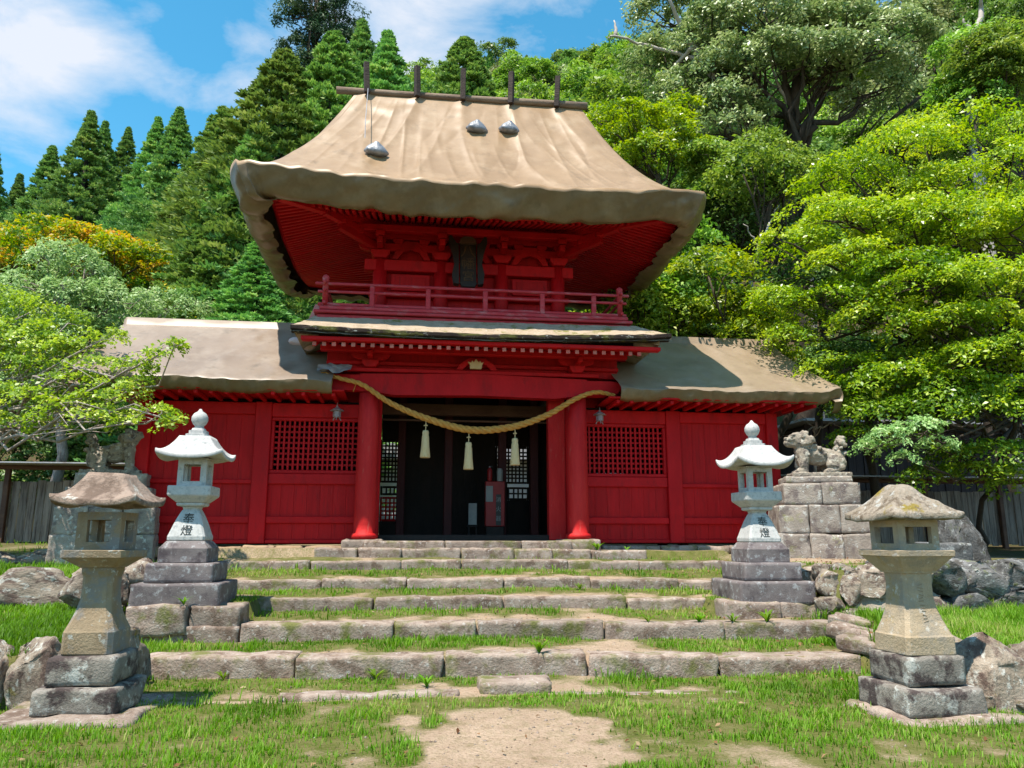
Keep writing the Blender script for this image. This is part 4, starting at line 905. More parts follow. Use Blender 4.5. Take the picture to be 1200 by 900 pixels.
def wall_of(name, label, path, z0, z1, m, courses, wl=(.4, .8), depth=.55, extra=0):
    Wt = thing(name, label, 'wall', group='dry stone retaining walls')
    path = np.array(path, float); seg = np.linalg.norm(np.diff(path, axis=0), axis=1); tot = seg.sum(); cs = np.concatenate([[0], np.cumsum(seg)])
    h = (z1-z0)/courses
    for c in range(courses):
        s = -.1*c
        while s < tot:
            L = sr.uniform(*wl)*(1.15 if c == 0 else .9); mid = min(max(s+L/2, 0), tot); xx, yy = np.interp(mid, cs, path[:, 0]), np.interp(mid, cs, path[:, 1])
            k_ = min(np.searchsorted(cs, mid, 'right')-1, len(seg)-1); dr = path[k_+1]-path[k_]; an = math.atan2(dr[1], dr[0])
            hh = h*sr.uniform(1.05, 1.35)
            rock('wall_stone', Wt, (xx+math.sin(an)*-.0, yy+.05*c+.12, z0+h*(c+.5)+sr.normal(0, .02)), (L*1.22, depth*sr.uniform(.95, 1.2), hh*1.12), m, an); s += L
    return Wt
wall_of('retaining_wall', 'dry stone wall of tall dark slabs behind the near left lantern', [(-8.2, -7.5), (-4.55, -7.18), (-4.25, -6.95), (-4.22, -6.15)], -1.5, -.92, 'rock', 1, (.26, .42), .45)
wall_of('retaining_wall', 'low wall of large pale boulders on the upper left bank', [(-9.2, -3.28), (-6.2, -3.24), (-5.1, -3.16)], -1.0, -.42, 'rock', 1, (.7, 1.25), .6)
wall_of('retaining_wall', 'low brownish stone course before the left fence', [(-10.5, .26), (-6.4, .26)], -.45, -.17, 'rock', 1, (.6, 1.3), .4)
wall_of('retaining_wall', 'lichen-spotted boulder wall to the right of the near right lantern', [(3.86, -7.5), (3.92, -8.38), (6.8, -8.5)], -1.52, -.90, 'rock', 1, (.45, .80), .6)
wall_of('retaining_wall', 'two-course grey boulder wall on the right bank below the fence', [(5.0, -5.42), (7.0, -5.36), (10.0, -5.30)], -1.08, -.28, 'rock_dark', 2, (.45, .95), .6)
wall_of('retaining_wall', 'stack of pale blocks between right lantern terrace and boulder wall', [(4.62, -5.0), (4.95, -5.55), (5.25, -5.6)], -1.05, -.32, 'rock', 2, (.45, .7), .5)
Wt = thing('rock_pile', 'jagged dark boulders beside the left pale lantern', 'rocks', group='dry stone retaining walls')
for x, y, z, d in ((-5.05, -4.35, -.62, (.5, .5, .6)), (-5.45, -4.0, -.60, (.55, .5, .55)), (-4.95, -3.5, -.45, (.6, .5, .5)), (-5.6, -3.4, -.5, (.6, .5, .5)), (-4.9, -4.75, -.82, (.4, .35, .35))): rock('boulder', Wt, (x, y, z), d, 'rock', sr.uniform(0, 3))
Wt = thing('rock_pile', 'small stones and rubble at the foot of the right boulder wall', 'rocks', group='dry stone retaining walls')
for i in range(14): rock('boulder', Wt, (3.72+sr.uniform(0, .35)+(.9*i/14), -8.55+sr.uniform(-.12, .25), -1.36+.02*sr.random()), tuple(sr.uniform(.10, .24, 3)*np.array([1.2, 1, .8])), 'rock', sr.uniform(0, 3))
# dark standing rock and squared slab up on the right
Wt = thing('rock_pile', 'broken pale rocks packed against the right lantern terrace', 'rocks', group='dry stone retaining walls')
for x, y, z, d in ((4.36, -5.02, -.86, (.45, .4, .36)), (4.44, -4.86, -.56, (.42, .45, .42)), (4.62, -5.16, -.62, (.40, .42, .46)), (4.70, -4.40, -.60, (.40, .55, .44)), (4.70, -3.95, -.55, (.38, .5, .42)), (4.72, -3.5, -.50, (.36, .5, .40)), (4.55, -4.66, -.44, (.36, .4, .30)), (4.88, -5.16, -.86, (.5, .45, .42)), (4.92, -5.10, -.48, (.46, .42, .36)), (4.50, -5.30, -.95, (.34, .3, .24))): rock('boulder', Wt, (x, y, z), d, 'rock', sr.uniform(0, 3))
o = rock('standing_rock', None, (7.05, -4.15, -.02), (.62, .5, .95), 'rock_dark'); tag(o, 'dark rounded standing rock before the right fence', 'rock')
o = tag(stone_piece('stone_slab', None, 5.85, 6.75, -4.75, -.0, .3, .34, MT['rock_dark'], 371, .03, .015), 'grey squared slab lying on the right boulder wall', 'slab'); o.rotation_euler = (0, .02, .05)

# ------------------------------------------------------------------ stone lanterns
def lroof(ht, he, zt, ze, lift, th, pw_=1.7,  n=10, rough_=0.0, seed=0, inner=.5, hole=0):
    per = []
    for a, b in (((-1, -1), (1, -1)), ((1, -1), (1, 1)), ((1, 1), (-1, 1)), ((-1, 1), (-1, -1))):
        for i in range(n): t = i/n; per.append((a[0]+(b[0]-a[0])*t, a[1]+(b[1]-a[1])*t))
    per = np.array(per); cor = (np.abs(per[:, 0])*np.abs(per[:, 1]))**2.5; nu = len(per); rows = []
    def row(h, z, lf): 
        pp = per*h*(1-.03*cor[:, None]); rows.append(np.stack([pp[:, 0], pp[:, 1], z+lf*cor+0*pp[:, 0]], 1))
    row(he*inner, ze-th*.2, 0); row(he*.93, ze-th*.9, lift*.75); row(he*.985, ze-th, lift*.95); row(he, ze-th*.8, lift); row(he, ze-th*.1, lift); row(he*.985, ze, lift)
    m = 9
    for j in range(1, m+1):
        t = j/m; h = he*.985+(ht-he*.985)*t; row(h, ze+(zt-ze)*(pw_(t) if callable(pw_) else t**pw_), lift*(1-t)**2)
    V = np.concatenate(rows)
    if rough_:
        for ax in range(3): V[:, ax] += rough_*fbm(V[:, 0]*7+seed, V[:, 1]*7+ax*5, V[:, 2]*7, 3)
    F_ = []
    for j in range(len(rows)-1):
        for i in range(nu): F_.append((j*nu+i, j*nu+(i+1) % nu, (j+1)*nu+(i+1) % nu, (j+1)*nu+i))
    F_.append(tuple(range(nu))[::-1]); F_.append(tuple((len(rows)-1)*nu+i for i in range(nu)))
    return pymesh(V, F_)
def fire_box(h, z0, z1, wth, inset):
    """hollow square stone box with a window in each side"""
    V = []; F_ = []; g = h-wth; zi = (z0+inset*.8, z1-inset*.8); w_ = h-inset
    def vid(p): V.append(p); return len(V)-1
    for a in range(4):
        c, s_ = math.cos(a*math.pi/2), math.sin(a*math.pi/2); R2 = lambda x, y, z: vid((x*c-y*s_, x*s_+y*c, z))
        O = [R2(-h, -h, z0), R2(h, -h, z0), R2(h, -h, z1), R2(-h, -h, z1)]; I = [R2(-w_, -h, zi[0]), R2(w_, -h, zi[0]), R2(w_, -h, zi[1]), R2(-w_, -h, zi[1])]
        J = [R2(-w_, -g, zi[0]), R2(w_, -g, zi[0]), R2(w_, -g, zi[1]), R2(-w_, -g, zi[1])]; K = [R2(-g, -g, z0), R2(g, -g, z0), R2(g, -g, z1), R2(-g, -g, z1)]
        for i in range(4):
            j = (i+1) % 4; F_ += [(O[i], O[j], I[j], I[i]), (I[i], I[j], J[j], J[i]), (J[i], J[j], K[j], K[i])]
        F_ += [(O[0], K[0], K[1], O[1]), (O[3], O[2], K[2], K[3])]
    bm = bmesh.new(); me = pymesh(V, F_); bm.from_mesh(me); bmesh.ops.remove_doubles(bm, verts=bm.verts, dist=1e-5); bm.to_mesh(me); bm.free(); return me
def rough(me, a, f=6, seed=0):
    P = np.zeros(len(me.vertices)*3, np.float32); me.vertices.foreach_get('co', P); P = P.reshape(-1, 3)
    D = np.stack([fbm(P[:, 0]*f+seed+i*5, P[:, 1]*f, P[:, 2]*f, 3) for i in range(3)], 1); me.vertices.foreach_set('co', (P+a*D).astype(np.float32).ravel()); me.update(); return me
def stone_tier(parent, h, z0, z1, m, seed, r=.025, amp=.008, name='base'):
    P, Fc = stone_box(2*h, 2*h, z1-z0, r, amp, seed); o = obj(name, pymesh(P, Fc), m, parent, True); o.location = (0, 0, (z0+z1)/2); return o
def pale_lantern(x, y, zb, rz, label, curl, s):
    Ln = thing('stone_lantern', label, 'lantern', (x, y, zb), rz, 'tall pale granite lanterns'); g, bs = MT['gran'], MT['gran_base']; o_ = int(s*10)
    stone_tier(Ln, .535, -.05, .255, bs, 400+o_, .012, .005); stone_tier(Ln, .415, .257, .50, bs, 410+o_, .012, .005)
    obj('base', pymesh(*sqloft([(.30, .502), (.305, .51), (.305, .68), (.295, .695), (.235, .775)], .012)), bs if s > 0 else bs, Ln)
    sh_ = obj('shaft', pymesh(*sqloft([(.225, .777), (.236, .79), (.236, .83), (.222, .87), (.190, .97), (.155, 1.07), (.120, 1.15), (.100, 1.185), (.108, 1.215), (.160, 1.225), (.172, 1.24), (.172, 1.265)], .025)), g, Ln)
    for i, ch in enumerate('奉燈'):
        c_ = obj('character', text_mesh(ch, .15, .003), MT['ink'], sh_); z = 1.055-.155*i; hw = np.interp(z, [.87, .97, 1.07, 1.15], [.222, .190, .155, .120])
        c_.location = (0, -hw-.003, z); c_.rotation_euler = (RAD(72), 0, 0)
    obj('platform', pymesh(*sqloft([(.165, 1.267), (.18, 1.275), (.265, 1.355), (.272, 1.37), (.272, 1.475), (.265, 1.485)], .02)), g, Ln)
    obj('fire_box', fire_box(.182, 1.487, 1.83, .05, .075), g, Ln); obj('fire_box_lid', pymesh(*sqloft([(.19, 1.832), (.19, 1.85)], .01)), g, Ln)
    obj('roof', lroof(.20, .43, 2.15, 1.885, .075*curl, .055, 1.55), g, Ln, True)
    obj('finial_base', pymesh(*sqloft([(.14, 2.15), (.14, 2.185), (.11, 2.19), (.11, 2.235), (.085, 2.24), (.075, 2.27)], .03)), MT['gran'], Ln)
    obj('finial', pymesh(*lathe([(.05, 2.26), (.065, 2.28), (.055, 2.30), (.085, 2.33), (.108, 2.38), (.105, 2.43), (.08, 2.475), (.035, 2.505), (.012, 2.54)], 20)), g, Ln, True)
    return Ln
pale_lantern(-4.13, -4.15, -.745, 0.0, 'pale granite lantern with carved characters, left of the steps', 1.0, .1)
pale_lantern(3.72, -4.32, -.77, -.02, 'pale granite lantern with curled roof corners, right of the steps', 1.5, .7)
# old lantern, near left
Ln = thing('stone_lantern', 'weathered brown stone lantern with smooth hipped cap, nearest on the left', 'lantern', (-3.96, -7.55, -1.42), RAD(-3), 'old squat stone lanterns'); a_, b_ = MT['old_a'], MT['base_b']
P, Fc = stone_box(1.25, 1.05, .16, .05, .03, 431); o = obj('ground_slab', pymesh(P, Fc), MT['step'], Ln, True); o.location = (-.08, -.02, -.02)
stone_tier(Ln, .345, .055, .27, b_, 432, .03, .014); stone_tier(Ln, .275, .272, .515, b_, 433, .03, .01)
obj('shaft', rough(pymesh(*sqloft([(.205, .517), (.212, .53), (.212, .70), (.205, .715), (.172, .80), (.148, .87), (.132, .96), (.126, 1.06), (.128, 1.16), (.140, 1.20), (.14, 1.235)], .035)), .004), a_, Ln)
obj('platform', rough(pymesh(*sqloft([(.15, 1.237), (.165, 1.25), (.245, 1.31), (.272, 1.325), (.275, 1.385), (.26, 1.39)], .03)), .006), a_, Ln)
obj('fire_box', rough(fire_box(.185, 1.392, 1.715, .055, .085), .004), a_, Ln)
obj('roof', lroof(.15, .372, 2.06, 1.815, .055, .055, lambda t: .6*t**1.9+.4*t, 10, .012, 3, .62), MT['roof_a'], Ln, True)
# old lantern, near right
Ln = thing('stone_lantern', 'sandstone lantern with lichen-yellow cap, nearest on the right', 'lantern', (3.20, -8.40, -1.44), RAD(2), 'old squat stone lanterns'); a_ = MT['old_b']
P, Fc = stone_box(1.15, .95, .14, .05, .03, 441); o = obj('ground_slab', pymesh(P, Fc), MT['step'], Ln, True); o.location = (.1, -.05, -.015)
stone_tier(Ln, .365, .05, .27, b_, 442, .025, .012); stone_tier(Ln, .275, .272, .52, b_, 443, .025, .008)
obj('shaft', rough(pymesh(*sqloft([(.238, .522), (.242, .53), (.238, .67), (.228, .685), (.185, .80), (.160, .90), (.148, 1.0), (.146, 1.12), (.152, 1.205)], .03)), .003), a_, Ln)
shf = Ln.children[-1]
for i in range(4):
    for q_ in range(3): o = box('carved_stroke', -.03+.012*sr.random(), .03-.012*sr.random(), -.0015, .0015, 0, .007, MT['faint_ink'], shf, .0005); o.location = (.0, -np.interp(1.10-.085*i-.025*q_, [.68, .8, .9, 1.0, 1.12], [.229, .185, .160, .148, .146])-.002, 1.10-.085*i-.025*q_); o.rotation_euler = (0, sr.normal(0, .2), 0)
obj('platform', rough(pymesh(*sqloft([(.165, 1.207), (.17, 1.22), (.27, 1.345), (.285, 1.355), (.287, 1.40), (.275, 1.405)], .012)), .004), a_, Ln)
obj('fire_box', rough(fire_box(.20, 1.407, 1.665, .05, .07), .003), a_, Ln)
obj('roof', lroof(.06, .36, 2.03, 1.72, .015, .055, lambda t: (.35*t**2+.65*t)*(1-.10*t**5), 10, .016, 9, .62), MT['roof_b'], Ln, True)

# ------------------------------------------------------------------ guardian statues
def komainu_mesh(mirror, open_mouth):
    V, F_ = [], []
    def ball(c, r, sub=2):
        bm = bmesh.new(); bmesh.ops.create_icosphere(bm, subdivisions=sub, radius=1); k_ = len(V); rr_ = np.broadcast_to(np.array(r, float), (3,))
        for v in bm.verts: V.append((c[0]+v.co.x*rr_[0], c[1]+v.co.y*rr_[1], c[2]+v.co.z*rr_[2]))
        for f in bm.faces: F_.append(tuple(v.index+k_ for v in f.verts))
        bm.free()
    def cap(a, b, r0, r1, n=8):
        for i in range(n+1): t = i/n; ball([a[j]+(b[j]-a[j])*t for j in range(3)], r0+(r1-r0)*t, 2)
    def bx(a, b):
        k_ = len(V); v, f = cbox(a[0], b[0], a[1], b[1], a[2], b[2], .01); V.extend(v); F_.extend([tuple(i+k_ for i in q) for q in f])
    bx((-.52, -.24, -.02), (.52, .24, .06))
    cap((.20, 0, .47), (-.26, 0, .33), .165, .165); ball((.24, 0, .47), (.17, .17, .20)); ball((-.30, 0, .30), (.19, .19, .19)); ball((.02, 0, .40), (.25, .175, .16)); ball((-.02, 0, .32), (.27, .15, .13)); ball((.30, 0, .36), (.11, .13, .16))
    for s in (-1, 1):
        cap((.26, .10*s, .42), (.30, .13*s, .20), .105, .085); cap((.30, .13*s, .20), (.29, .13*s, .10), .085, .075); ball((.34, .13*s, .095), (.10, .075, .06))
        for t in (-1, 0, 1): ball((.42, .13*s+t*.04, .085), .032)
        ball((-.28, .15*s, .25), (.18, .09, .16)); cap((-.16, .17*s, .20), (-.36, .18*s, .16), .075, .06); cap((-.36, .18*s, .15), (-.24, .18*s, .10), .055, .05); ball((-.16, .18*s, .09), (.11, .07, .05))
        for t in (-1, 0, 1): ball((-.07, .18*s+t*.038, .085), .03)
        ball((.27, .17*s, .74), (.05, .035, .06)); ball((.46, .085*s, .735), (.035, .03, .03)); ball((.42, .09*s, .775), (.06, .045, .03))
    cap((.22, 0, .55), (.32, 0, .68), .17, .16); ball((.34, 0, .70), (.165, .155, .145)); ball((.47, 0, .695), (.10, .115, .06)); ball((.55, 0, .71), (.04, .06, .035))
    if open_mouth: cap((.40, 0, .60), (.52, 0, .575), .085, .06)
    else: cap((.40, 0, .63), (.52, 0, .63), .09, .075)
    R_ = np.random.default_rng(4)
    for i in range(46):   # mane curls
        a = R_.uniform(-2.2, 2.2); t = R_.uniform(0, 1); c = (.18-.10*t+.14*math.cos(a*.7), .165*math.sin(a)*(1.05), .56+.24*t*math.cos(a*.6)+.02)
        ball(c, R_.uniform(.045, .070), 1)
    for i in range(12): a = -2+4*i/11; ball((.30+.04*math.cos(a), .17*math.sin(a), .61+.05*math.cos(a)), .045, 1)
    for i in range(26):   # flame tail
        t = R_.uniform(0, 1); a = R_.uniform(0, 6.28); rad = .11*math.sin(math.pi*min(1, .25+t*.75))+.02
        ball((-.39-.05*t+rad*math.cos(a)*.8, rad*math.sin(a), .38+.36*t), R_.uniform(.035, .06), 1)
    cap((-.34, 0, .38), (-.42, 0, .66), .10, .06)
    for i in range(22): ball((R_.uniform(-.1, .3), R_.choice((-1, 1))*R_.uniform(.12, .17), R_.uniform(.38, .56)), R_.uniform(.03, .05), 1)
    P = np.array(V)
    if mirror: P[:, 0] *= -1; F_ = [f[::-1] for f in F_]
    me = pymesh(P, F_); o = bpy.data.objects.new('tmp', me); COL.objects.link(o); md = o.modifiers.new('r', 'REMESH'); md.mode = 'VOXEL'; md.voxel_size = .012
    sm = o.modifiers.new('s', 'SMOOTH'); sm.iterations = 2; sm.factor = .5
    out = bpy.data.meshes.new_from_object(o.evaluated_get(bpy.context.evaluated_depsgraph_get())); bpy.data.objects.remove(o); bpy.data.meshes.remove(me)
    return rough(out, .008, 14)
def plinth(loc, rz, label, tiers):
    p = thing('stone_plinth', label, 'plinth', loc, rz, 'plinths under the guardian statues'); i = 0
    for (h, d, z0, z1, nb) in tiers:
        x = -h
        for b in range(nb):
            L = 2*h/nb; P, Fc = stone_box(L-.008, 2*d, z1-z0-.004, .012, .012 if z0 > 0.2 else .022, 500+i+int(loc[0]*7)); i += 1
            o = obj('stone_block', pymesh(P, Fc), MT['plinth'], p, True); o.location = (x+L/2, 0, (z0+z1)/2); x += L
    return p
plinth((6.38, -1.2, -.36), RAD(-16), 'stepped stone plinth carrying the right guardian statue', [(.86, .62, -.1, .50, 3), (.80, .58, .50, 1.02, 3), (.68, .50, 1.02, 1.42, 2), (.60, .42, 1.42, 1.55, 1)])
k_ = tag(obj('guardian_lion_dog', komainu_mesh(True, False), MT['komainu'], None, True), 'weathered stone guardian lion-dog with closed mouth and upright tail, right of the gate', 'statue', 'pair of guardian lion-dogs'); k_.location = (6.48, -1.2, 1.21); k_.rotation_euler = (0, 0, RAD(-12)); k_.scale = (1.05, 1.05, 1.02)
plinth((-6.62, .05, -.30), RAD(8), 'stepped stone plinth carrying the left guardian statue', [(.84, .6, -.1, .42, 3), (.82, .58, .42, .90, 3), (.70, .5, .90, 1.25, 2), (.60, .42, 1.25, 1.50, 2)])
k_ = tag(obj('guardian_lion_dog', komainu_mesh(False, True), MT['komainu'], None, True), 'weathered stone guardian lion-dog with open mouth, left of the gate', 'statue', 'pair of guardian lion-dogs'); k_.location = (-6.68, .05, 1.22); k_.rotation_euler = (0, 0, RAD(6)); k_.scale = (.98, .98, .98)

# ------------------------------------------------------------------ roofed board fences
def fence(label, x0, x1, y, z0, ztop, zroof, ztin, bays, m, skew=0.0):
    Fn = thing('board_fence', label, 'fence', (0, 0, 0), 0, 'roofed board fences')
    n = int((x1-x0)/.185)
    for i in range(n):
        a = x0+(x1-x0)*i/n; b = x0+(x1-x0)*(i+1)/n; yy = y+skew*(a-x0); zz = z0+sr.uniform(.05, .10)
        box('fence_board', a+.006, b-.006, yy+sr.uniform(0, .015), yy+.03, zz, ztop+sr.uniform(-.02, .02), m, Fn, .004)
    for i in range(bays+1):
        x = x0+(x1-x0)*i/bays; yy = y+skew*(x-x0); box('fence_post', x-.06, x+.06, yy-.13, yy-.02, z0-.2, zroof, MT['brown_wood'], Fn)
    for z in (z0+.12, ztop-.12): box('fence_rail', x0, x1, y+.04+min(0, skew*(x1-x0)), y+.09+max(0, skew*(x1-x0)), z, z+.09, MT['brown_wood'], Fn)
    box('roof_beam', x0-.1, x1+.1, y-.12, y-.02, zroof, zroof+.10, MT['brown_wood'], Fn)
    V, Fc = cbox(x0-.3, x1+.3, y-.62, y+.55, 0, .03, .004); o = obj('tin_roof', pymesh(V, Fc), MT['tin'], Fn); o.location = (0, -math.sin(RAD(0))*0, ztin); 
    return Fn
fence('grey board fence with a narrow tin roof beyond the left bank', -16.5, -6.9, 4.9, -.12, 1.40, 1.66, 1.77, 5, MT['grey_wood'])
fence('weathered board fence with a tin roof behind the right statue', 7.6, 18.0, 3.2, -.20, 1.22, 1.42, 1.53, 5, MT['grey_wood'])
SH = thing('shed', 'dark boarded shed under the trees behind the right fence', 'shed', (15.6, 8.2, gz(15.6, 8.2)-.1))
n_ = 30
for i in range(n_): a = -4.2+8.4*i/n_; box('wall_board', a+.01, a+.27, -.02*(i % 2), .05, .0, 3.1, MT['shed'], SH, .004)
box('shed_body', -4.15, 4.15, .08, 4, 0, 3.05, MT['shed'], SH); extr('shed_roof', [(-4.6, 3.12), (4.6, 3.12), (4.6, 3.2), (-4.6, 3.2)], -.7, 4.4, MT['tin'], SH)

# ------------------------------------------------------------------ trees
def leaf_quads(C, Nn, size, aspect, R_, v, fold=.25):
    """one bent diamond per leaf"""
    n = len(C); Nn = Nn/(np.linalg.norm(Nn, axis=1)[:, None]+1e-9)
    r = R_.normal(size=(n, 3)); T = r-(r*Nn).sum(1)[:, None]*Nn; T /= np.linalg.norm(T, axis=1)[:, None]+1e-9; B = np.cross(Nn, T)
    L = (size*.5)[:, None]; Wd = L*aspect
    V = np.stack([C-T*L, C+B*Wd+Nn*L*fold, C+T*L, C-B*Wd+Nn*L*fold], 1).reshape(-1, 3)
    return V, np.arange(4*n).reshape(-1, 4), v
def crown_mesh(name, C, Nn, size, aspect, R_, v):
    V, F_, vv = leaf_quads(C, Nn, size, aspect, R_, v); return quadmesh(V, F_, name, {'v': ('FACE', np.clip(vv, 0, 1))})
def lobes_crown(R_, lobes, ncl, nlf, rc, leaf, flat=.35, aspect=.42, shell=.62, tilt=.55, vb=None, droop=.25):
    """leaf sprays spread over several lobes; returns mesh data and the spray centres per lobe"""
    Cs, Ns, Vs, Ss, cen = [], [], [], [], []
    for li, (c, r) in enumerate(lobes):
        c = np.array(c, float); r = np.array(r, float); k = max(4, int(ncl*(r[0]*r[1]+r[0]*r[2]+r[1]*r[2])/3))
        d = R_.normal(size=(k, 3)); d /= np.linalg.norm(d, axis=1)[:, None]; d[:, 2] = np.where(d[:, 2] < -.45, -d[:, 2], d[:, 2])
        rad = R_.uniform(shell, 1.0, k)**.7; p = c+d*r*rad[:, None]; cen.append(p)
        nn = d*.55+np.array([0, 0, 1.0])*tilt*1.5; nn /= np.linalg.norm(nn, axis=1)[:, None]
        cv = R_.normal(0, .13, k) + (vb[li] if vb is not None else 0)
        m = nlf; rep = lambda a: np.repeat(a, m, axis=0)
        N2 = rep(nn); ra = R_.normal(size=(k*m, 3)); tx = ra-(ra*N2).sum(1)[:, None]*N2; tx /= np.linalg.norm(tx, axis=1)[:, None]
        rho = np.sqrt(R_.random(k*m)); rcs = rep(R_.uniform(.6, 1.25, k)*rc)
        P = rep(p)+tx*(rho*rcs)[:, None]+N2*(R_.normal(0, flat*.5, k*m)*rcs)[:, None]; P[:, 2] -= droop*rcs*rho**2
        Cs.append(P); Ns.append(N2+R_.normal(0, .55, (k*m, 3))); Vs.append(rep(cv)+R_.normal(.45, .16, k*m)); Ss.append(leaf*R_.uniform(.65, 1.3, k*m))
    return np.concatenate(Cs), np.concatenate(Ns), np.concatenate(Ss), np.concatenate(Vs), cen
def wob(a, b, n, amp, R_):
    t = np.linspace(0, 1, n)[:, None]; P = np.array(a)*(1-t)+np.array(b)*t; o = R_.normal(0, amp, (n, 3)); o[0] = 0; o[-1] = 0
    return P+o*np.linalg.norm(np.array(b)-np.array(a))
def branches(R_, base, top, r0, lobes, cen, twigs=6, rt=.02, amp=.045, fork=.5):
    ms = [tube(wob(base, top, 9, .022, R_), np.linspace(r0, r0*.55, 9), 9)]
    base, top = np.array(base, float), np.array(top, float)
    for (c, r), ps in zip(lobes, cen):
        s = R_.uniform(fork, 1.0); st = base+(top-base)*s; c = np.array(c, float)
        P = wob(st, c-np.array([0, 0, .25*r[2]]), 7, amp, R_); P[1:-1, 2] += .0; ms.append(tube(P, np.linspace(r0*.42, r0*.14, 7), 6))
        for p in ps[R_.permutation(len(ps))[:twigs]]:
            k = R_.integers(3, 7); ms.append(tube(wob(P[k], p, 5, .06, R_), np.linspace(max(r0*.13, rt), rt*.4, 5), 4))
    return joined(ms)
def tree_parts(root, trunk_me, crown_me, bark, leafm):
    obj('trunk', trunk_me, bark, root, True); obj('crown', crown_me, leafm, root)

def cedar_meshes(seed, H, Rb, ntuft, nq, sz, taper=1.0):
    R_ = np.random.default_rng(seed)
    t = 1-(1-R_.random(ntuft))**1.0*.99; t[:40] = R_.uniform(.9, 1.0, 40); ang = R_.random(ntuft)*6.283
    prof = (Rb*(1-t)**taper*1.05+.02)*np.where(t < .12, .65+t*3, 1); rr_ = prof*R_.uniform(.55, 1.08, ntuft)
    rr_ *= 1+.20*np.sin(ang*3+t*11+seed)*(1-t)
    z = H*(.12+.88*t)-.24*rr_*R_.uniform(.5, 1.4, ntuft); p = np.stack([rr_*np.cos(ang), rr_*np.sin(ang), z], 1)
    ts = (.027*H)*(.13+1.0*(1-t)**.8)*R_.uniform(.6, 1.4, ntuft)
    out = np.stack([np.cos(ang), np.sin(ang), 0*ang+.35], 1)
    d = R_.normal(size=(ntuft*nq, 3)); d /= np.linalg.norm(d, axis=1)[:, None]; d[:, 2] = np.abs(d[:, 2])*.9-.25; d += np.repeat(out, nq, 0)*.5; d /= np.linalg.norm(d, axis=1)[:, None]
    rad = R_.uniform(.35, 1, ntuft*nq)**.6; tsr = np.repeat(ts, nq); o2 = np.repeat(out, nq, 0)
    C = np.repeat(p, nq, 0)+d*(rad*tsr)[:, None]*np.array([1, 1, .75])+o2*(R_.random(ntuft*nq)*tsr*1.1)[:, None]*np.array([1, 1, -.25])
    n = len(C); T = d+o2*.4+np.array([0, 0, .15])+R_.normal(0, .35, (n, 3)); T /= np.linalg.norm(T, axis=1)[:, None]
    sd = np.cross(T, R_.normal(size=(n, 3))); sd /= np.linalg.norm(sd, axis=1)[:, None]; L = (sz*R_.uniform(.6, 1.3, n))[:, None]
    V = np.stack([C-T*L*.5, C+sd*L*.22, C+T*L*.5, C-sd*L*.22], 1).reshape(-1, 3)
    v = np.repeat(R_.normal(.45, .15, ntuft), nq)+R_.normal(0, .13, n)
    cm_ = quadmesh(V, np.arange(4*n).reshape(-1, 4), 'cedar', {'v': ('FACE', np.clip(v, 0, 1))})
    ms = [tube([(0, 0, -1.5), (0, 0, H*.5), (0, 0, H*.97)], [H*.020, H*.013, .03], 8)]
    for i in R_.permutation(ntuft)[:60]: ms.append(tube([(0, 0, p[i, 2]-.05*H*.6), tuple(p[i])], [.05, .02], 4))
    return pymesh(*joined(ms)), cm_
def copy_tree(tr, cr, name, label, cat, x, y, rz, s, group, bark, leafm, sz=None, sink=.4):
    r = thing(name, label, cat, (x, y, gz(x, y)-sink), rz, group); r.scale = (s, s, sz or s)
    obj('trunk', tr, None, r); c = obj('crown', cr, None, r); return r
def prep(tc_, bark, leafm, smooth=True):
    tr, cr = tc_; tr.materials.append(bark); cr.materials.append(leafm); tr.polygons.foreach_set('use_smooth', [True]*len(tr.polygons)); return tr, cr

CED = [prep(cedar_meshes(11+i, 20, 5.4, 1500, 58, .23, 1.15), MT['bark'], LF['cedar']) for i in range(3)]
CEDL = [prep(cedar_meshes(31+i, 20, 4.5, 1300, 58, .23, .80), MT['bark'], LF['cedar_l']) for i in range(2)]
def place_top(lib, px, py, dist, width, name, label, group, i, cat='tree', H=20.0, R0=4.0):
    """put a library tree so that it stands in a given direction and distance and reaches a given height"""
    p = at(px, py, dist); g = gz(p[0], p[1])-.4; s = (p[2]-g)/H; tr, cr = lib[i % len(lib)]
    r = thing(name, label, cat, (p[0], p[1], g), i*1.9, group); k = width/R0; r.scale = (k, k, s); obj('trunk', tr, None, r); obj('crown', cr, None, r); return r
# the row of tall cedars against the sky
ROW = [(-6, 166, 50, 3.6, 'tall dark cedar at the far left edge against the sky'), (24, 205, 52, 3.2, 'lower cedar in the gap beside the far left cedar'), (62, 172, 48, 3.8, 'broad dark cedar, second from the left against the sky'),
       (108, 131, 47, 3.8, 'pointed cedar with the twin spire, left of the row'), (124, 143, 49, 3.0, 'slim cedar close behind the twin-spired cedar'), (151, 150, 50, 3.0, 'narrow cedar between the two tallest of the row'), (186, 138, 47, 3.4, 'tall cedar left of the tallest pointed one'), (211, 127, 45, 3.6, 'tallest pointed cedar in the row, above the autumn maple'),
       (262, 127, 41, 4.0, 'open-crowned cedar at the right end of the row'), (236, 190, 37, 3.6, 'yellowish cedar below the right end of the row')]
for i, (px, py, d, wd, lab) in enumerate(ROW): place_top(CED if i < 8 else CEDL, px, py, d, wd, 'cedar_tree', lab, 'cedars against the sky', i)
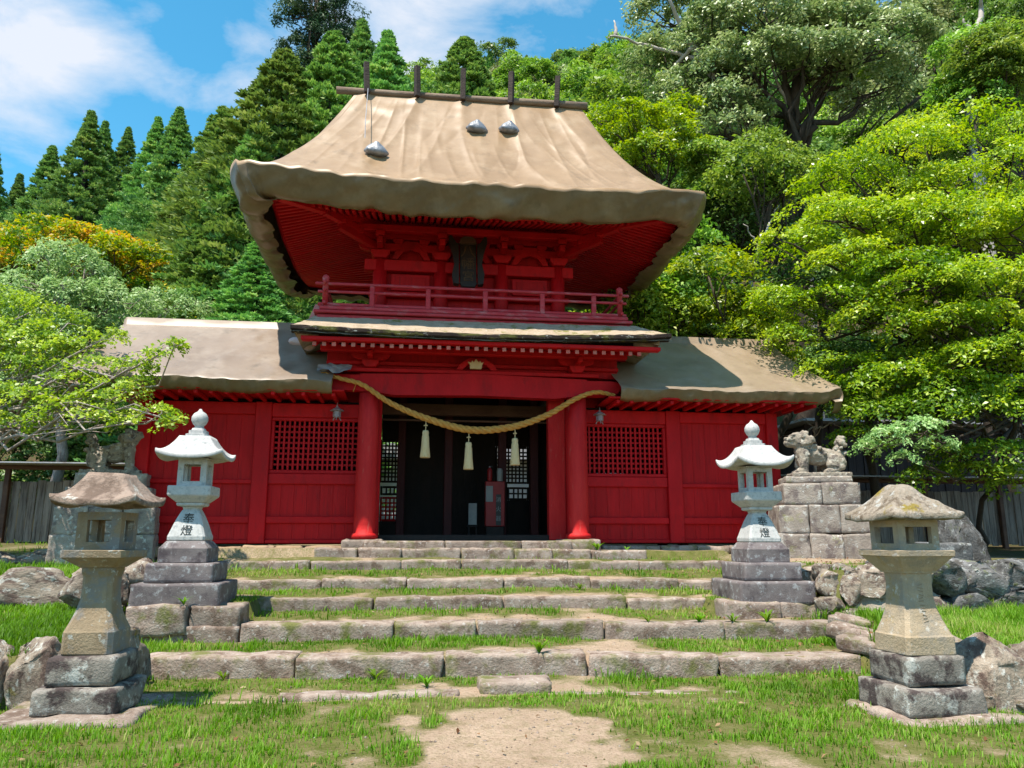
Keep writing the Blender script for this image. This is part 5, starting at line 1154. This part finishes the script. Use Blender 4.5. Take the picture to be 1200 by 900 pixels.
BIG = [(335, 62, 33, 5.2, 'large bushy cedar rising left of the upper roof', CEDL), (300, 150, 30, 4.2, 'bushy cedar just left of the upper roof eave', CED), (392, 40, 34, 4.6, 'round-topped cedar directly behind the ridge left end', CEDL), (455, 38, 37, 4.6, 'mid-green cedar behind the left half of the ridge', CED), (250, 262, 27, 3.4, 'small yellow-green cedar left of the roof corner', CEDL), (300, 285, 25, 3.2, 'dark low cedar below the left roof corner', CED),
       (425, 25, 40, 4.4, 'taller green cedar behind the ridge, second row', CED), (545, 45, 38, 4.4, 'green cedar behind the middle of the ridge', CEDL)]
for i, (px, py, d, wd, lab, lib) in enumerate(BIG): place_top(lib, px, py, d, wd, 'cedar_tree', lab, 'cedars behind the gate', i+3)
# a dark pine at the top beside the clouds, open crown
def broad_tree(name, label, cat, x, y, lobes, seed, ncl, nlf, rc, leaf, leafm, bark, r0, top=None, base=None, group=None, flat=.35, aspect=.42, shell=.62, tilt=.55, vb=None, twigs=6, droop=.25, rt=.02, fork=.5):
    R_ = np.random.default_rng(seed); g = gz(x, y)-.3; loc = np.array([x, y, g]); lb = [(np.array(c)-loc, r) for c, r in lobes]
    C, Nn, S, v, cen = lobes_crown(R_, lb, ncl, nlf, rc, leaf, flat, aspect, shell, tilt, vb, droop)
    root = thing(name, label, cat, tuple(loc), 0, group)
    tp = np.array(top)-loc if top is not None else np.mean([c for c, r in lb], 0)
    tr = pymesh(*branches(R_, (0, 0, -.2) if base is None else base, tp, r0, lb, cen, twigs, rt, fork=fork)); cr = crown_mesh('crown', C, Nn, S, aspect, R_, v)
    tree_parts(root, tr, cr, bark, leafm); return root
def lob(px, py, dist, rw, rh, rd=None):
    """one crown lobe aimed at a spot: half sizes in metres"""
    return (at(px, py, dist), (rw, rd or rw, rh))
p = at(368, 60, 46)
broad_tree('pine_tree', 'dark open-crowned pine standing tallest beside the cloud gap', 'tree', p[0], p[1], [lob(372, 5, 46, 2.0, 1.1), lob(395, 20, 46, 1.6, .8), lob(345, 18, 46, 1.3, .7), lob(380, 52, 46, 2.2, 1.0), lob(352, 62, 46, 1.4, .8), lob(368, -22, 46, 1.5, .9), lob(405, 60, 46, 1.8, .9), lob(360, 92, 46, 2.0, 1.2), lob(392, 100, 46, 2.4, 1.2)], 61, 9, 110, .55, .30, LF['pine'], MT['bark'], .28, top=at(372, 0, 46), flat=.7, aspect=.22)

# autumn maple, left
p = at(105, 400, 27)
R_ = np.random.default_rng(77); lbs = []; vb = []
for px, py in ((10, 285), (50, 275), (90, 282), (125, 290), (160, 305), (195, 330), (225, 355), (30, 320), (75, 320), (115, 330), (150, 345), (190, 365), (10, 360), (50, 360), (240, 372), (135, 300), (-20, 300)):
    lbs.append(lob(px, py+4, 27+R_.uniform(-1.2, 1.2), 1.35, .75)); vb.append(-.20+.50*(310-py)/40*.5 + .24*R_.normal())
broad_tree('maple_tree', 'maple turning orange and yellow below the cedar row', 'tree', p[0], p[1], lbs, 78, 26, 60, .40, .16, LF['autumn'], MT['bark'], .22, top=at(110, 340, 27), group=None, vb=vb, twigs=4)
# pale grey-green weeping tree in front of it
p = at(75, 480, 21)
lbs = [lob(72, 300, 21, 1.0, .55), lob(100, 310, 21.2, .8, .5), lob(50, 340, 21, 1.2, .6), lob(95, 350, 20.6, 1.2, .6), lob(140, 350, 21, 1.0, .5), lob(30, 385, 20.6, 1.2, .6), lob(85, 400, 20.3, 1.3, .7), lob(130, 392, 20.6, 1.1, .6), lob(170, 360, 23, .9, .4), lob(205, 360, 24, 1.3, .5), lob(60, 440, 20.5, 1.4, .7)]
broad_tree('weeping_tree', 'pale grey-green tree with drooping foliage in front of the autumn maple', 'tree', p[0], p[1], lbs, 81, 34, 70, .34, .12, LF['willow'], MT['bark_pale'], .16, top=at(75, 330, 21), droop=.9, tilt=.4, twigs=5)
# near maple on the left whose pale branches reach over the fence and the wing roof
x, y = -10.2, -.4
lbs = []; R_ = np.random.default_rng(5)
for px, py, d, w_, h_ in ((-20, 420, 14.5, .9, .4), (20, 430, 14.2, .8, .35), (60, 440, 14.0, .8, .35), (95, 455, 13.6, .75, .3), (10, 465, 13.6, .8, .35), (50, 475, 13.4, .8, .35), (90, 480, 13.2, .75, .3), (125, 470, 13.0, .7, .28), (135, 486, 12.8, .5, .2), (165, 490, 12.4, .45, .2), (190, 482, 12.2, .38, .16), (112, 492, 12.6, .45, .16), (150, 455, 12.8, .5, .2), (15, 500, 13.6, .6, .25), (50, 500, 13.0, .5, .2), (150, 430, 12.9, .5, .16), (185, 415, 12.8, .36, .10), (205, 402, 12.8, .2, .06), (115, 430, 13.4, .6, .25), (35, 395, 14.4, .7, .3), (-30, 480, 13.8, .8, .4), (-15, 380, 15, .8, .4), (80, 410, 14.2, .6, .25), (205, 492, 12.1, .22, .10)):
    lbs.append(lob(px, py, d, w_, h_))
for px, py, d, w_, h_ in ((10, 395, 14.6, .8, .35), (55, 405, 14.4, .8, .32), (100, 405, 14.2, .7, .28), (-10, 350, 15, .8, .35), (35, 362, 14.8, .7, .3), (80, 375, 14.6, .6, .26), (120, 395, 14, .5, .2), (130, 445, 13.2, .6, .24)): lbs.append(lob(px, py, d, w_, h_))
broad_tree('maple_tree', 'green maple leaning in from the left with pale branches', 'tree', x, y, lbs, 91, 46, 46, .21, .078, LF['maple_g'], MT['bark_pale'], .085, top=at(-60, 500, 14.2), twigs=3, rt=.009, fork=.8, shell=.3, aspect=.6)
# shrubs behind the left fence
for px, py, d, w_, h_, lab in ((20, 520, 22, 1.6, 1.0, 'dark green shrub behind the left fence at the edge'), (75, 500, 22.5, 1.5, 1.2, 'glossy green shrub behind the left fence by the statue'), (125, 520, 23, 1.3, 1.0, 'dark shrub behind the left statue')):
    p = at(px, py, d); broad_tree('shrub', lab, 'shrub', p[0], p[1], [(p+np.array([dx, 0, dz]), (w_*.7, w_*.7, h_*.6)) for dx, dz in ((-.6, -.2), (.5, 0), (0, .5), (0, -1.0), (-.3, -1.6), (.5, -1.5))], 100+px, 22, 50, .32, .15, LF['deep'], MT['bark'], .08, group='shrubs behind the left fence')
p = at(86, 560, 24); o = tag(obj('bare_tree', pymesh(*tube(wob((p[0], p[1], -.3), (p[0]+.1, p[1], 4.2), 10, .012, R_), np.linspace(.42, .30, 10), 12)), MT['bark'], None, True), 'thick dark tree trunk behind the left fence', 'tree')

# forest on the hillside: broadleaved crowns from a small set of shapes
def generic(seed, H, Rc, leafm, ncl=2.3, nlf=120, rc=.95, leaf=.34):
    R_ = np.random.default_rng(seed); lb = []
    for i in range(11):
        a = R_.uniform(0, 6.28); t = R_.random(); rr_ = Rc*(.75 if t < .6 else .4)*R_.uniform(.4, 1); lb.append(((rr_*math.cos(a), rr_*math.sin(a), H*(.42+.46*t)), (Rc*.42*R_.uniform(.8, 1.2),)*2+(H*.13,)))
    C, Nn, S, v, cen = lobes_crown(R_, lb, ncl, nlf, rc, leaf); tr = pymesh(*branches(R_, (0, 0, -1.5), (0, 0, H*.62), H*.017, lb, cen, 3, .03)); cr = crown_mesh('crown', C, Nn, S, .45, R_, v)
    return prep((tr, cr), MT['bark'], leafm)
GEN = [generic(200, 12, 4.2, LF['deep']), generic(201, 12, 4.4, LF['fresh']), generic(202, 12, 3.8, LF['deep']), generic(203, 12, 4.6, LF['fresh']), generic(204, 12, 4.2, LF['silver'])]
R_ = np.random.default_rng(909); nfor = 0; yv = 17.0
while yv < 92:
    xv = -30 + R_.uniform(0, 4)
    while xv < 75:
        x, y = xv+R_.normal(0, .9), yv+R_.normal(0, 1.0); g = gz(x, y); h = R_.uniform(9.5, 14)
        tpx, tpy, dd = pix((x, y, g+h)); bpx, bpy_, _ = pix((x, y, g+1))
        left = tpx < 330
        ok_ = dd > 18 and -120 < tpx < 1320 and bpy_ > -60 and tpy > -420 and not (tpx < 275 and tpy < 330) and not (275 <= tpx < 640 and tpy < 12) and not (275 <= tpx < 335 and tpy < 150)
        if ok_ and not (x > 6 and y < 19):
            i = R_.integers(0, 10); lib = GEN[i % 5] if i < 8 or tpx > 800 else CED[i % 3]
            r = thing('forest_tree', 'leafy tree crowded among others on the forested hillside', 'tree', (x, y, g-.4), R_.uniform(0, 6.28), 'trees of the hillside forest'); s = h/(12 if i < 8 or tpx > 800 else 20); k = s*R_.uniform(.95, 1.2) if i < 8 or tpx > 800 else s*1.1
            r.scale = (k, k, s); obj('trunk', lib[0], None, r); obj('crown', lib[1], None, r); nfor += 1
        xv += R_.uniform(4.2, 6.0)
    yv += 4.6
# silver-leaved evergreen oak with dark limbs, upper right
p = at(915, 230, 29)
lbs = [lob(790, 70, 30, 1.9, .8), lob(840, 40, 30, 2.0, .8), lob(900, 25, 29, 2.0, .8), lob(960, 40, 29, 2.0, .8), lob(830, 95, 29, 1.8, .7), lob(880, 75, 28.5, 2.0, .7), lob(940, 75, 28, 1.9, .7), lob(1000, 70, 28, 1.8, .7), lob(800, 120, 29, 1.5, .6), lob(860, 122, 28, 1.4, .55), lob(850, 155, 27.5, 1.3, .5), lob(1040, 50, 29, 1.8, .8), lob(1090, 70, 30, 1.6, .7), lob(1000, 20, 30, 2.2, .9), lob(780, 20, 32, 1.7, .8), lob(910, -10, 30, 2.2, .9), lob(1020, 110, 28.5, 1.3, .5), lob(830, 5, 31, 1.8, .8)]
broad_tree('evergreen_oak', 'silver-leaved evergreen oak with dark bare limbs, upper right', 'tree', p[0], p[1], lbs, 301, 17, 95, .55, .19, LF['silver'], MT['bark'], .34, top=at(935, 90, 29), twigs=9, rt=.03, flat=.5)
# bright yellow-green maple just behind the right end of the upper roof
p = at(770, 250, 24)
broad_tree('maple_tree', 'light yellow-green maple behind the right slope of the upper roof', 'tree', p[0], p[1], [lob(735, 140, 24, 1.1, .5), lob(770, 150, 24, 1.1, .5), lob(800, 170, 23.6, 1.0, .45), lob(720, 165, 24.4, .9, .4), lob(760, 180, 23.6, 1.1, .5), lob(700, 140, 25, .8, .4), lob(790, 130, 25, .9, .4), lob(735, 200, 24, 1.0, .5)], 311, 36, 60, .36, .14, LF['maple_y'], MT['bark'], .14, top=at(765, 175, 24), twigs=5)
# mid-green trees between the gate and the big near tree
for i, (cx, cy, d, lab, lf) in enumerate(((840, 215, 24, 'pale green feathery tree right of the upper roof', 'fresh'), (900, 200, 23, 'soft green tree above the bright near tree', 'fresh'), (800, 320, 20.5, 'light green shrubby tree beside the balcony', 'fresh'), (860, 370, 19.5, 'light green tree above the right wing roof', 'maple_y'), (760, 385, 20, 'small bright bush behind the right wing ridge', 'maple_g'), (850, 290, 24, 'dark green tree in the hollow right of the gate', 'deep'), (960, 330, 22, 'dark green tree behind the bright near tree', 'deep'), (1010, 440, 19.5, 'dark tree behind the right statue', 'deep'), (1120, 120, 26, 'green tree at the upper right edge', 'fresh'), (1185, 60, 25, 'tall green tree leaving the frame at upper right', 'fresh'))):
    R_ = np.random.default_rng(330+i); lbs = [lob(cx+R_.normal(0, 26), cy+R_.normal(0, 26), d+R_.normal(0, .7), R_.uniform(.8, 1.25), R_.uniform(.35, .6)) for _ in range(10)]
    p = at(cx, cy+60, d); broad_tree('leafy_tree', lab, 'tree', p[0], p[1], lbs, 350+i, 28, 60, .42, .15, LF[lf], MT['bark'], .14, twigs=4, group='leafy trees right of the gate')
# bleached dead limbs
def snag(label, pts_list, seed, dist, r0):
    R_ = np.random.default_rng(seed); ms = []; b0 = at(*pts_list[0][0], dist)
    root = np.array([b0[0], b0[1], gz(b0[0], b0[1])])
    for pl, r in pts_list[1:] if False else [(q_, None) for q_ in []]: pass
    for j, pl in enumerate(pts_list):
        P = np.array([at(px, py, dist+.3*R_.normal()) for px, py in pl]); t = np.linspace(0, len(P)-1, 4*len(P)); Q = np.stack([np.interp(t, np.arange(len(P)), P[:, k]) for k in range(3)], 1)+R_.normal(0, .02, (4*len(P), 3))
        ms.append(tube(Q-root, np.linspace(r0 if j == 0 else r0*.55, r0*.15, len(Q)), 7))
    P0 = at(*pts_list[0][0], dist)-root; ms.append(tube([(P0[0], P0[1], -.3), tuple(P0)], [r0*1.3, r0], 8))
    o = tag(obj('dead_tree', pymesh(*joined(ms)), MT['bark_white'], None, True), label, 'tree'); o.location = root; return o
snag('bleached dead tree with forked bare limbs at the top', [[(850, 110), (822, 70), (800, 35), (785, 0), (775, -20)], [(822, 72), (790, 62), (750, 52), (722, 42), (712, 44)], [(722, 42), (720, 25)], [(812, 55), (790, 78), (800, 80)]], 1, 29, .16)
snag('pale bare trunk showing between the oak boughs', [[(935, 140), (915, 105), (905, 80), (903, 60)], [(915, 105), (890, 90)]], 2, 28.9, .09)
snag('thin bleached dead sapling right of the gate', [[(880, 330), (890, 290), (905, 255), (912, 240)], [(890, 290), (872, 262)], [(885, 310), (860, 300)]], 3, 21, .06)
snag('pale leaning bare trunk at the upper right', [[(1130, 70), (1145, 40), (1150, 10), (1148, -15)], [(1145, 40), (1128, 22)]], 4, 25.5, .17)
# big near tree on the right with layered sprays
x, y = 14.2, 2.2; R_ = np.random.default_rng(8); lbs = []; vb = []
for px, py, d, w_, h_ in ((1010, 215, 18, 1.2, .28), (1060, 200, 17.5, 1.3, .3), (1110, 210, 17, 1.3, .3), (1165, 190, 16.5, 1.3, .3), (1210, 230, 16, 1.3, .35), (960, 255, 17.5, 1.1, .26), (1010, 265, 17, 1.3, .3), (1065, 270, 16.5, 1.3, .3), (1120, 260, 16, 1.3, .3), (1180, 285, 15.5, 1.3, .3), (940, 305, 17, 1.0, .26), (990, 315, 16.5, 1.2, .3), (1045, 325, 16, 1.3, .3), (1100, 325, 15.5, 1.3, .3), (1160, 340, 15, 1.2, .3), (1215, 330, 14.8, 1.2, .3),
    (920, 355, 17, .9, .25), (965, 365, 16.5, 1.1, .28), (1020, 375, 16, 1.2, .3), (1075, 380, 15.5, 1.2, .3), (1135, 385, 15, 1.2, .3), (1195, 395, 14.6, 1.1, .3), (930, 400, 16.8, .8, .22), (985, 420, 16.2, 1.0, .28), (1040, 430, 15.6, 1.1, .3), (1095, 440, 15.2, 1.1, .3), (1150, 440, 14.8, 1.1, .3), (1205, 450, 14.4, 1.0, .3), (1000, 470, 16, .8, .25), (1050, 480, 15.4, .9, .26), (1105, 490, 15, 1.0, .28), (1160, 495, 14.6, 1.0, .28), (1060, 520, 15, .55, .22), (1120, 525, 14.8, .7, .22), (1180, 535, 14.4, .8, .25), (1080, 165, 18, 1.0, .25), (1140, 150, 17.5, 1.0, .26), (1200, 150, 17, 1.1, .28), (955, 225, 18.4, .7, .2), (905, 330, 17.6, .6, .2), (1090, 545, 15, .6, .2), (1145, 552, 14.8, .7, .22), (1200, 560, 14.6, .8, .25), (1015, 505, 15.8, .6, .22), (1040, 455, 16, .9, .3), (975, 455, 16.4, .7, .25), (1130, 465, 15.4, .9, .3), (1075, 350, 16.8, 1.1, .35), (1000, 345, 17, 1.0, .35), (1140, 300, 16.8, 1.1, .35), (1030, 295, 17.4, 1.0, .35), (1180, 240, 17, 1.1, .35), (1180, 370, 15.6, 1.0, .32), (1120, 415, 15.8, 1.0, .32), (1060, 405, 16.4, 1.0, .32)):
    lbs.append(lob(px+R_.normal(0, 8), py+R_.normal(0, 9), d, w_, h_*1.25)); vb.append(.10-.26*sstep(360, 520, py)+.09*R_.normal())  # lower lobes tinted darker: the tree's own shade put into leaf colour
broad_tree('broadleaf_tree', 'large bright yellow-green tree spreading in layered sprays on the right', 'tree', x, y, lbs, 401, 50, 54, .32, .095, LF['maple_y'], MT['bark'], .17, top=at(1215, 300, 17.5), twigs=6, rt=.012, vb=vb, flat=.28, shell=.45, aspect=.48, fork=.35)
# a low sprig in front of the right fence
p = at(1035, 520, 13.6)
broad_tree('leafy_tree', 'pale green sprays hanging over the right fence', 'tree', 11.6, 1.6, [lob(1040, 510, 14, .5, .18), lob(1075, 500, 14, .5, .18), lob(1020, 525, 14, .3, .14), lob(1060, 535, 13.8, .25, .12), lob(1095, 520, 14.2, .4, .16)], 411, 90, 46, .17, .085, LF['willow'], MT['bark'], .07, top=at(1190, 480, 14.6), twigs=3, rt=.01)
# thin bare shrub behind the right statue
snag('thin grey bare shrub behind the right statue', [[(955, 545), (955, 520), (953, 500), (940, 488)], [(954, 505), (975, 495), (990, 505)], [(954, 500), (935, 510), (908, 512)], [(953, 515), (965, 500)]], 6, 17.5, .035)

# ------------------------------------------------------------------ grass and weeds
def grass():
    R_ = np.random.default_rng(55); V = []; F_ = []; vals = []; off = 0
    def field(n, x0, x1, y0, y1, hmin, hmax, wd, pw_=1.0, dens=1.0):
        nonlocal off
        x = R_.uniform(x0, x1, n); y = R_.uniform(y0, y1, n); g, br, bl = grass_cover(x, y)
        keep = R_.random(n) < np.clip((g-.30)*1.7, 0, 1)**1.3*dens*np.where(br | bl, 1, np.clip(.62+1.0*fbm(x*5.5, y*5.5, 6.3, 2), .12, 1)); 
        for k in range(7):   # keep off the stone edges
            d = y-step_y(k, x); xa, xb = STEPS[k][3][0][0], STEPS[k][3][-1][0]; keep &= ~((d > -.02) & (d < .33 if k else d < .18) & (x > xa) & (x < xb))
        for lx, ly, hw in ((-4.02, -7.55, .40), (3.2, -8.4, .42), (-4.13, -4.15, .56), (3.72, -4.32, .56)): keep &= ~((np.abs(x-lx) < hw) & (np.abs(y-ly) < hw))
        x, y, g, br, bl = x[keep], y[keep], g[keep], br[keep], bl[keep]; m = len(x); z = ground(x, y)-.01
        tall = .75+.5*np.clip(fbm(x*1.7, y*1.7, 9, 2)+.3, 0, 1.2)
        h = R_.uniform(hmin, hmax, m)*np.where(y < -7.4, .62, .80)*tall*np.where(br, 1.8, np.where(bl, 1.25, 1.0))*np.where((y > -7.2) & (np.abs(x) < 4), .72, 1); a = R_.uniform(0, 6.283, m); lean = R_.uniform(.15, .75, m)*h
        dx, dy = np.cos(a), np.sin(a); w_ = wd*R_.uniform(.6, 1.4, m); sx, sy = -dy*w_, dx*w_; b = np.stack([x, y, z], 1)
        L = np.stack([dx*lean, dy*lean, h], 1); M = np.stack([dx*lean*.35, dy*lean*.35, h*.62], 1); S = np.stack([sx, sy, 0*x], 1)
        V.append(np.stack([b-S, b+S, b+M+S*.8, b+M-S*.8, b+L+S*.1, b+L-S*.1], 1).reshape(-1, 3)); i = off+6*np.arange(m)[:, None]
        F_.append(np.stack([i+[0, 1, 2, 3], i+[3, 2, 4, 5]], 1).reshape(-1, 4)); off += 6*m
        vals.append(np.repeat(np.clip(R_.normal(.40, .22, m)+.45*fbm(x*.8, y*.8, 3, 2), 0, 1), 2))
    field(130000, -6.5, 6.5, -10.6, -7.2, .05, .13, .0045)
    field(70000, -6.5, 6.5, -7.3, -5.0, .045, .12, .0045)
    field(60000, -6.5, 6.5, -5.2, -1.0, .04, .11, .005)
    field(26000, -9.5, -4.3, -7.1, .4, .06, .13, .006); field(30000, 3.7, 9.0, -8.3, -5.0, .07, .14, .006); field(8000, -14, -6.2, .4, 5, .06, .16, .008)
    field(7000, -4.4, 4.4, -7.3, -1.0, .10, .20, .008)
    return quadmesh(np.concatenate(V), np.concatenate(F_), 'grass', {'v': ('FACE', np.concatenate(vals))})
tag(obj('grass', grass(), LF['grass']), 'patchy short green grass over the court, the treads and the banks', 'grass', kind='stuff')
# broad-leaved weed tufts rooted at the steps
def weed_mesh(seed, n, h):
    R_ = np.random.default_rng(seed); C, F_ = [], []; off = 0
    for i in range(n):
        a = R_.uniform(0, 6.28); L = h*R_.uniform(.6, 1.2); t = np.linspace(0, 1, 5); r = L*.8*t**1.2; z = L*(t*1.1-.6*t*t); wd = .009*np.sin(math.pi*np.clip(t*.9+.08, 0, 1))*(L/.15)
        for k in range(5): C += [(r[k]*math.cos(a)-wd[k]*math.sin(a), r[k]*math.sin(a)+wd[k]*math.cos(a), z[k]), (r[k]*math.cos(a)+wd[k]*math.sin(a), r[k]*math.sin(a)-wd[k]*math.cos(a), z[k])]
        for k in range(4): F_.append((off+2*k, off+2*k+1, off+2*k+3, off+2*k+2))
        off += 10
    return quadmesh(np.array(C), np.array(F_), 'weed', {'v': ('FACE', np.clip(R_.normal(.28, .15, len(F_)), 0, 1))})
WM = [weed_mesh(i, 16+4*i, .16+.02*i) for i in range(4)]
for m in WM: m.materials.append(LF['grass'])
for i, (px, py, k, off_, s, lab) in enumerate(((225, 688, 2, 0, 1.2, 'weed tuft on the base of the left pale lantern'), (500, 803, 0, 0, 1.1, 'weed clump beside the thin edging, left of the slab'), (632, 770, 1, 0, 1.3, 'broad-leaved weed growing at the riser above the flat slab'), (440, 795, 0, 0, .9, 'weed by the lowest riser, left of centre'), (262, 795, 0, 0, 1.1, 'bushy weed at the left end of the lowest riser'), (860, 745, 2, 0, 1.2, 'weed clump under the second step, right side'), (820, 745, 2, 0, 1.1, 'weed clump under the second step, right of centre'), (900, 745, 2, 0, 1.3, 'large weed under the second step, far right'), (700, 790, 0, 0, 1.0, 'weed at the lowest riser, right of the slab'), (760, 742, 2, 0, 1.0, 'small weed under the second step, right of centre'), (680, 690, 4, 0, 1.0, 'small weed on the fourth step'), (700, 648, 6, 0, 1.2, 'weeds beside the short top step, right'), (735, 650, 6, 0, 1.0, 'weeds against the right foundation stones'))):
    d = None; q_ = np.array(at(px, py, 1.0))-CAM; p = None
    for dist in np.arange(4, 16, .03):
        c = CAM+q_*dist
        if c[2] <= gz(c[0], c[1])+.02: p = c; break
    if p is None: continue
    o = tag(link(bpy.data.objects.new('weed', WM[i % 4])), lab, 'weed', 'weeds on the steps'); o.location = (p[0], p[1], gz(p[0], p[1])-.01 if i else -.745); o.scale = (s*.8, s*.8, s*1.0); o.rotation_euler = (0, 0, i*1.3)
    if i == 0: o.location = (-4.0, -4.72, -.75)

# fallen leaves and small gravel
def scatter(n, x0, x1, y0, y1, want):
    R_ = np.random.default_rng(n); x = R_.uniform(x0, x1, n); y = R_.uniform(y0, y1, n); g = grass_cover(x, y)[0]; k = want(R_, x, y, g)
    for q in range(7):
        d = y-step_y(q, x); k &= ~((d > -.03) & (d < .30) & (x > STEPS[q][3][0][0]) & (x < STEPS[q][3][-1][0]))
    return R_, x[k], y[k]
R_, x, y = scatter(9000, -6, 7, -10.4, -1.2, lambda R, x, y, g: R.random(len(x)) < .05+.30*sstep(2.2, 4.2, x)*(y > -7.5)+.20*np.clip(fbm(x*1.5, y*1.5, 3.3, 2), 0, 1))
C = np.stack([x, y, ground(x, y)+.012+.01*R_.random(len(x))], 1)
tag(obj('fallen_leaves', crown_mesh('leaves', C, np.array([0, 0, 1.0])+R_.normal(0, .35, (len(x), 3)), R_.uniform(.03, .07, len(x)), .5, R_, R_.random(len(x))), leafmat('dry_leaf', [(.10, .045, .02), (.20, .10, .045), (.30, .18, .09), (.36, .27, .16)], .15, .8, .1)), 'dry brown leaves strewn over the ground', 'leaves', kind='stuff')
R_, x, y = scatter(16000, -4.2, 4.2, -10.4, -1.2, lambda R, x, y, g: (R.random(len(x)) < .55*np.clip(.75-g, 0, 1)+.03))
oct_ = np.array([(1, 0, 0), (0, 1, 0), (-1, 0, 0), (0, -1, 0), (0, 0, .8), (0, 0, -.8)], float); fo = np.array([(0, 1, 4), (1, 2, 4), (2, 3, 4), (3, 0, 4), (1, 0, 5), (2, 1, 5), (3, 2, 5), (0, 3, 5)])
n = len(x); P = np.stack([x, y, ground(x, y)], 1); r = (.004+.014*R_.random(n)**3)[:, None, None]
V = (P[:, None, :]+r*oct_[None]*R_.uniform(.6, 1.3, (n, 6, 1))).reshape(-1, 3); F3 = (fo[None]+6*np.arange(n)[:, None, None]).reshape(-1, 3)
tag(obj('gravel', quadmesh(V, F3, 'gravel', nper=3), MT['step']), 'small loose gravel on the bare earth', 'gravel', kind='stuff')
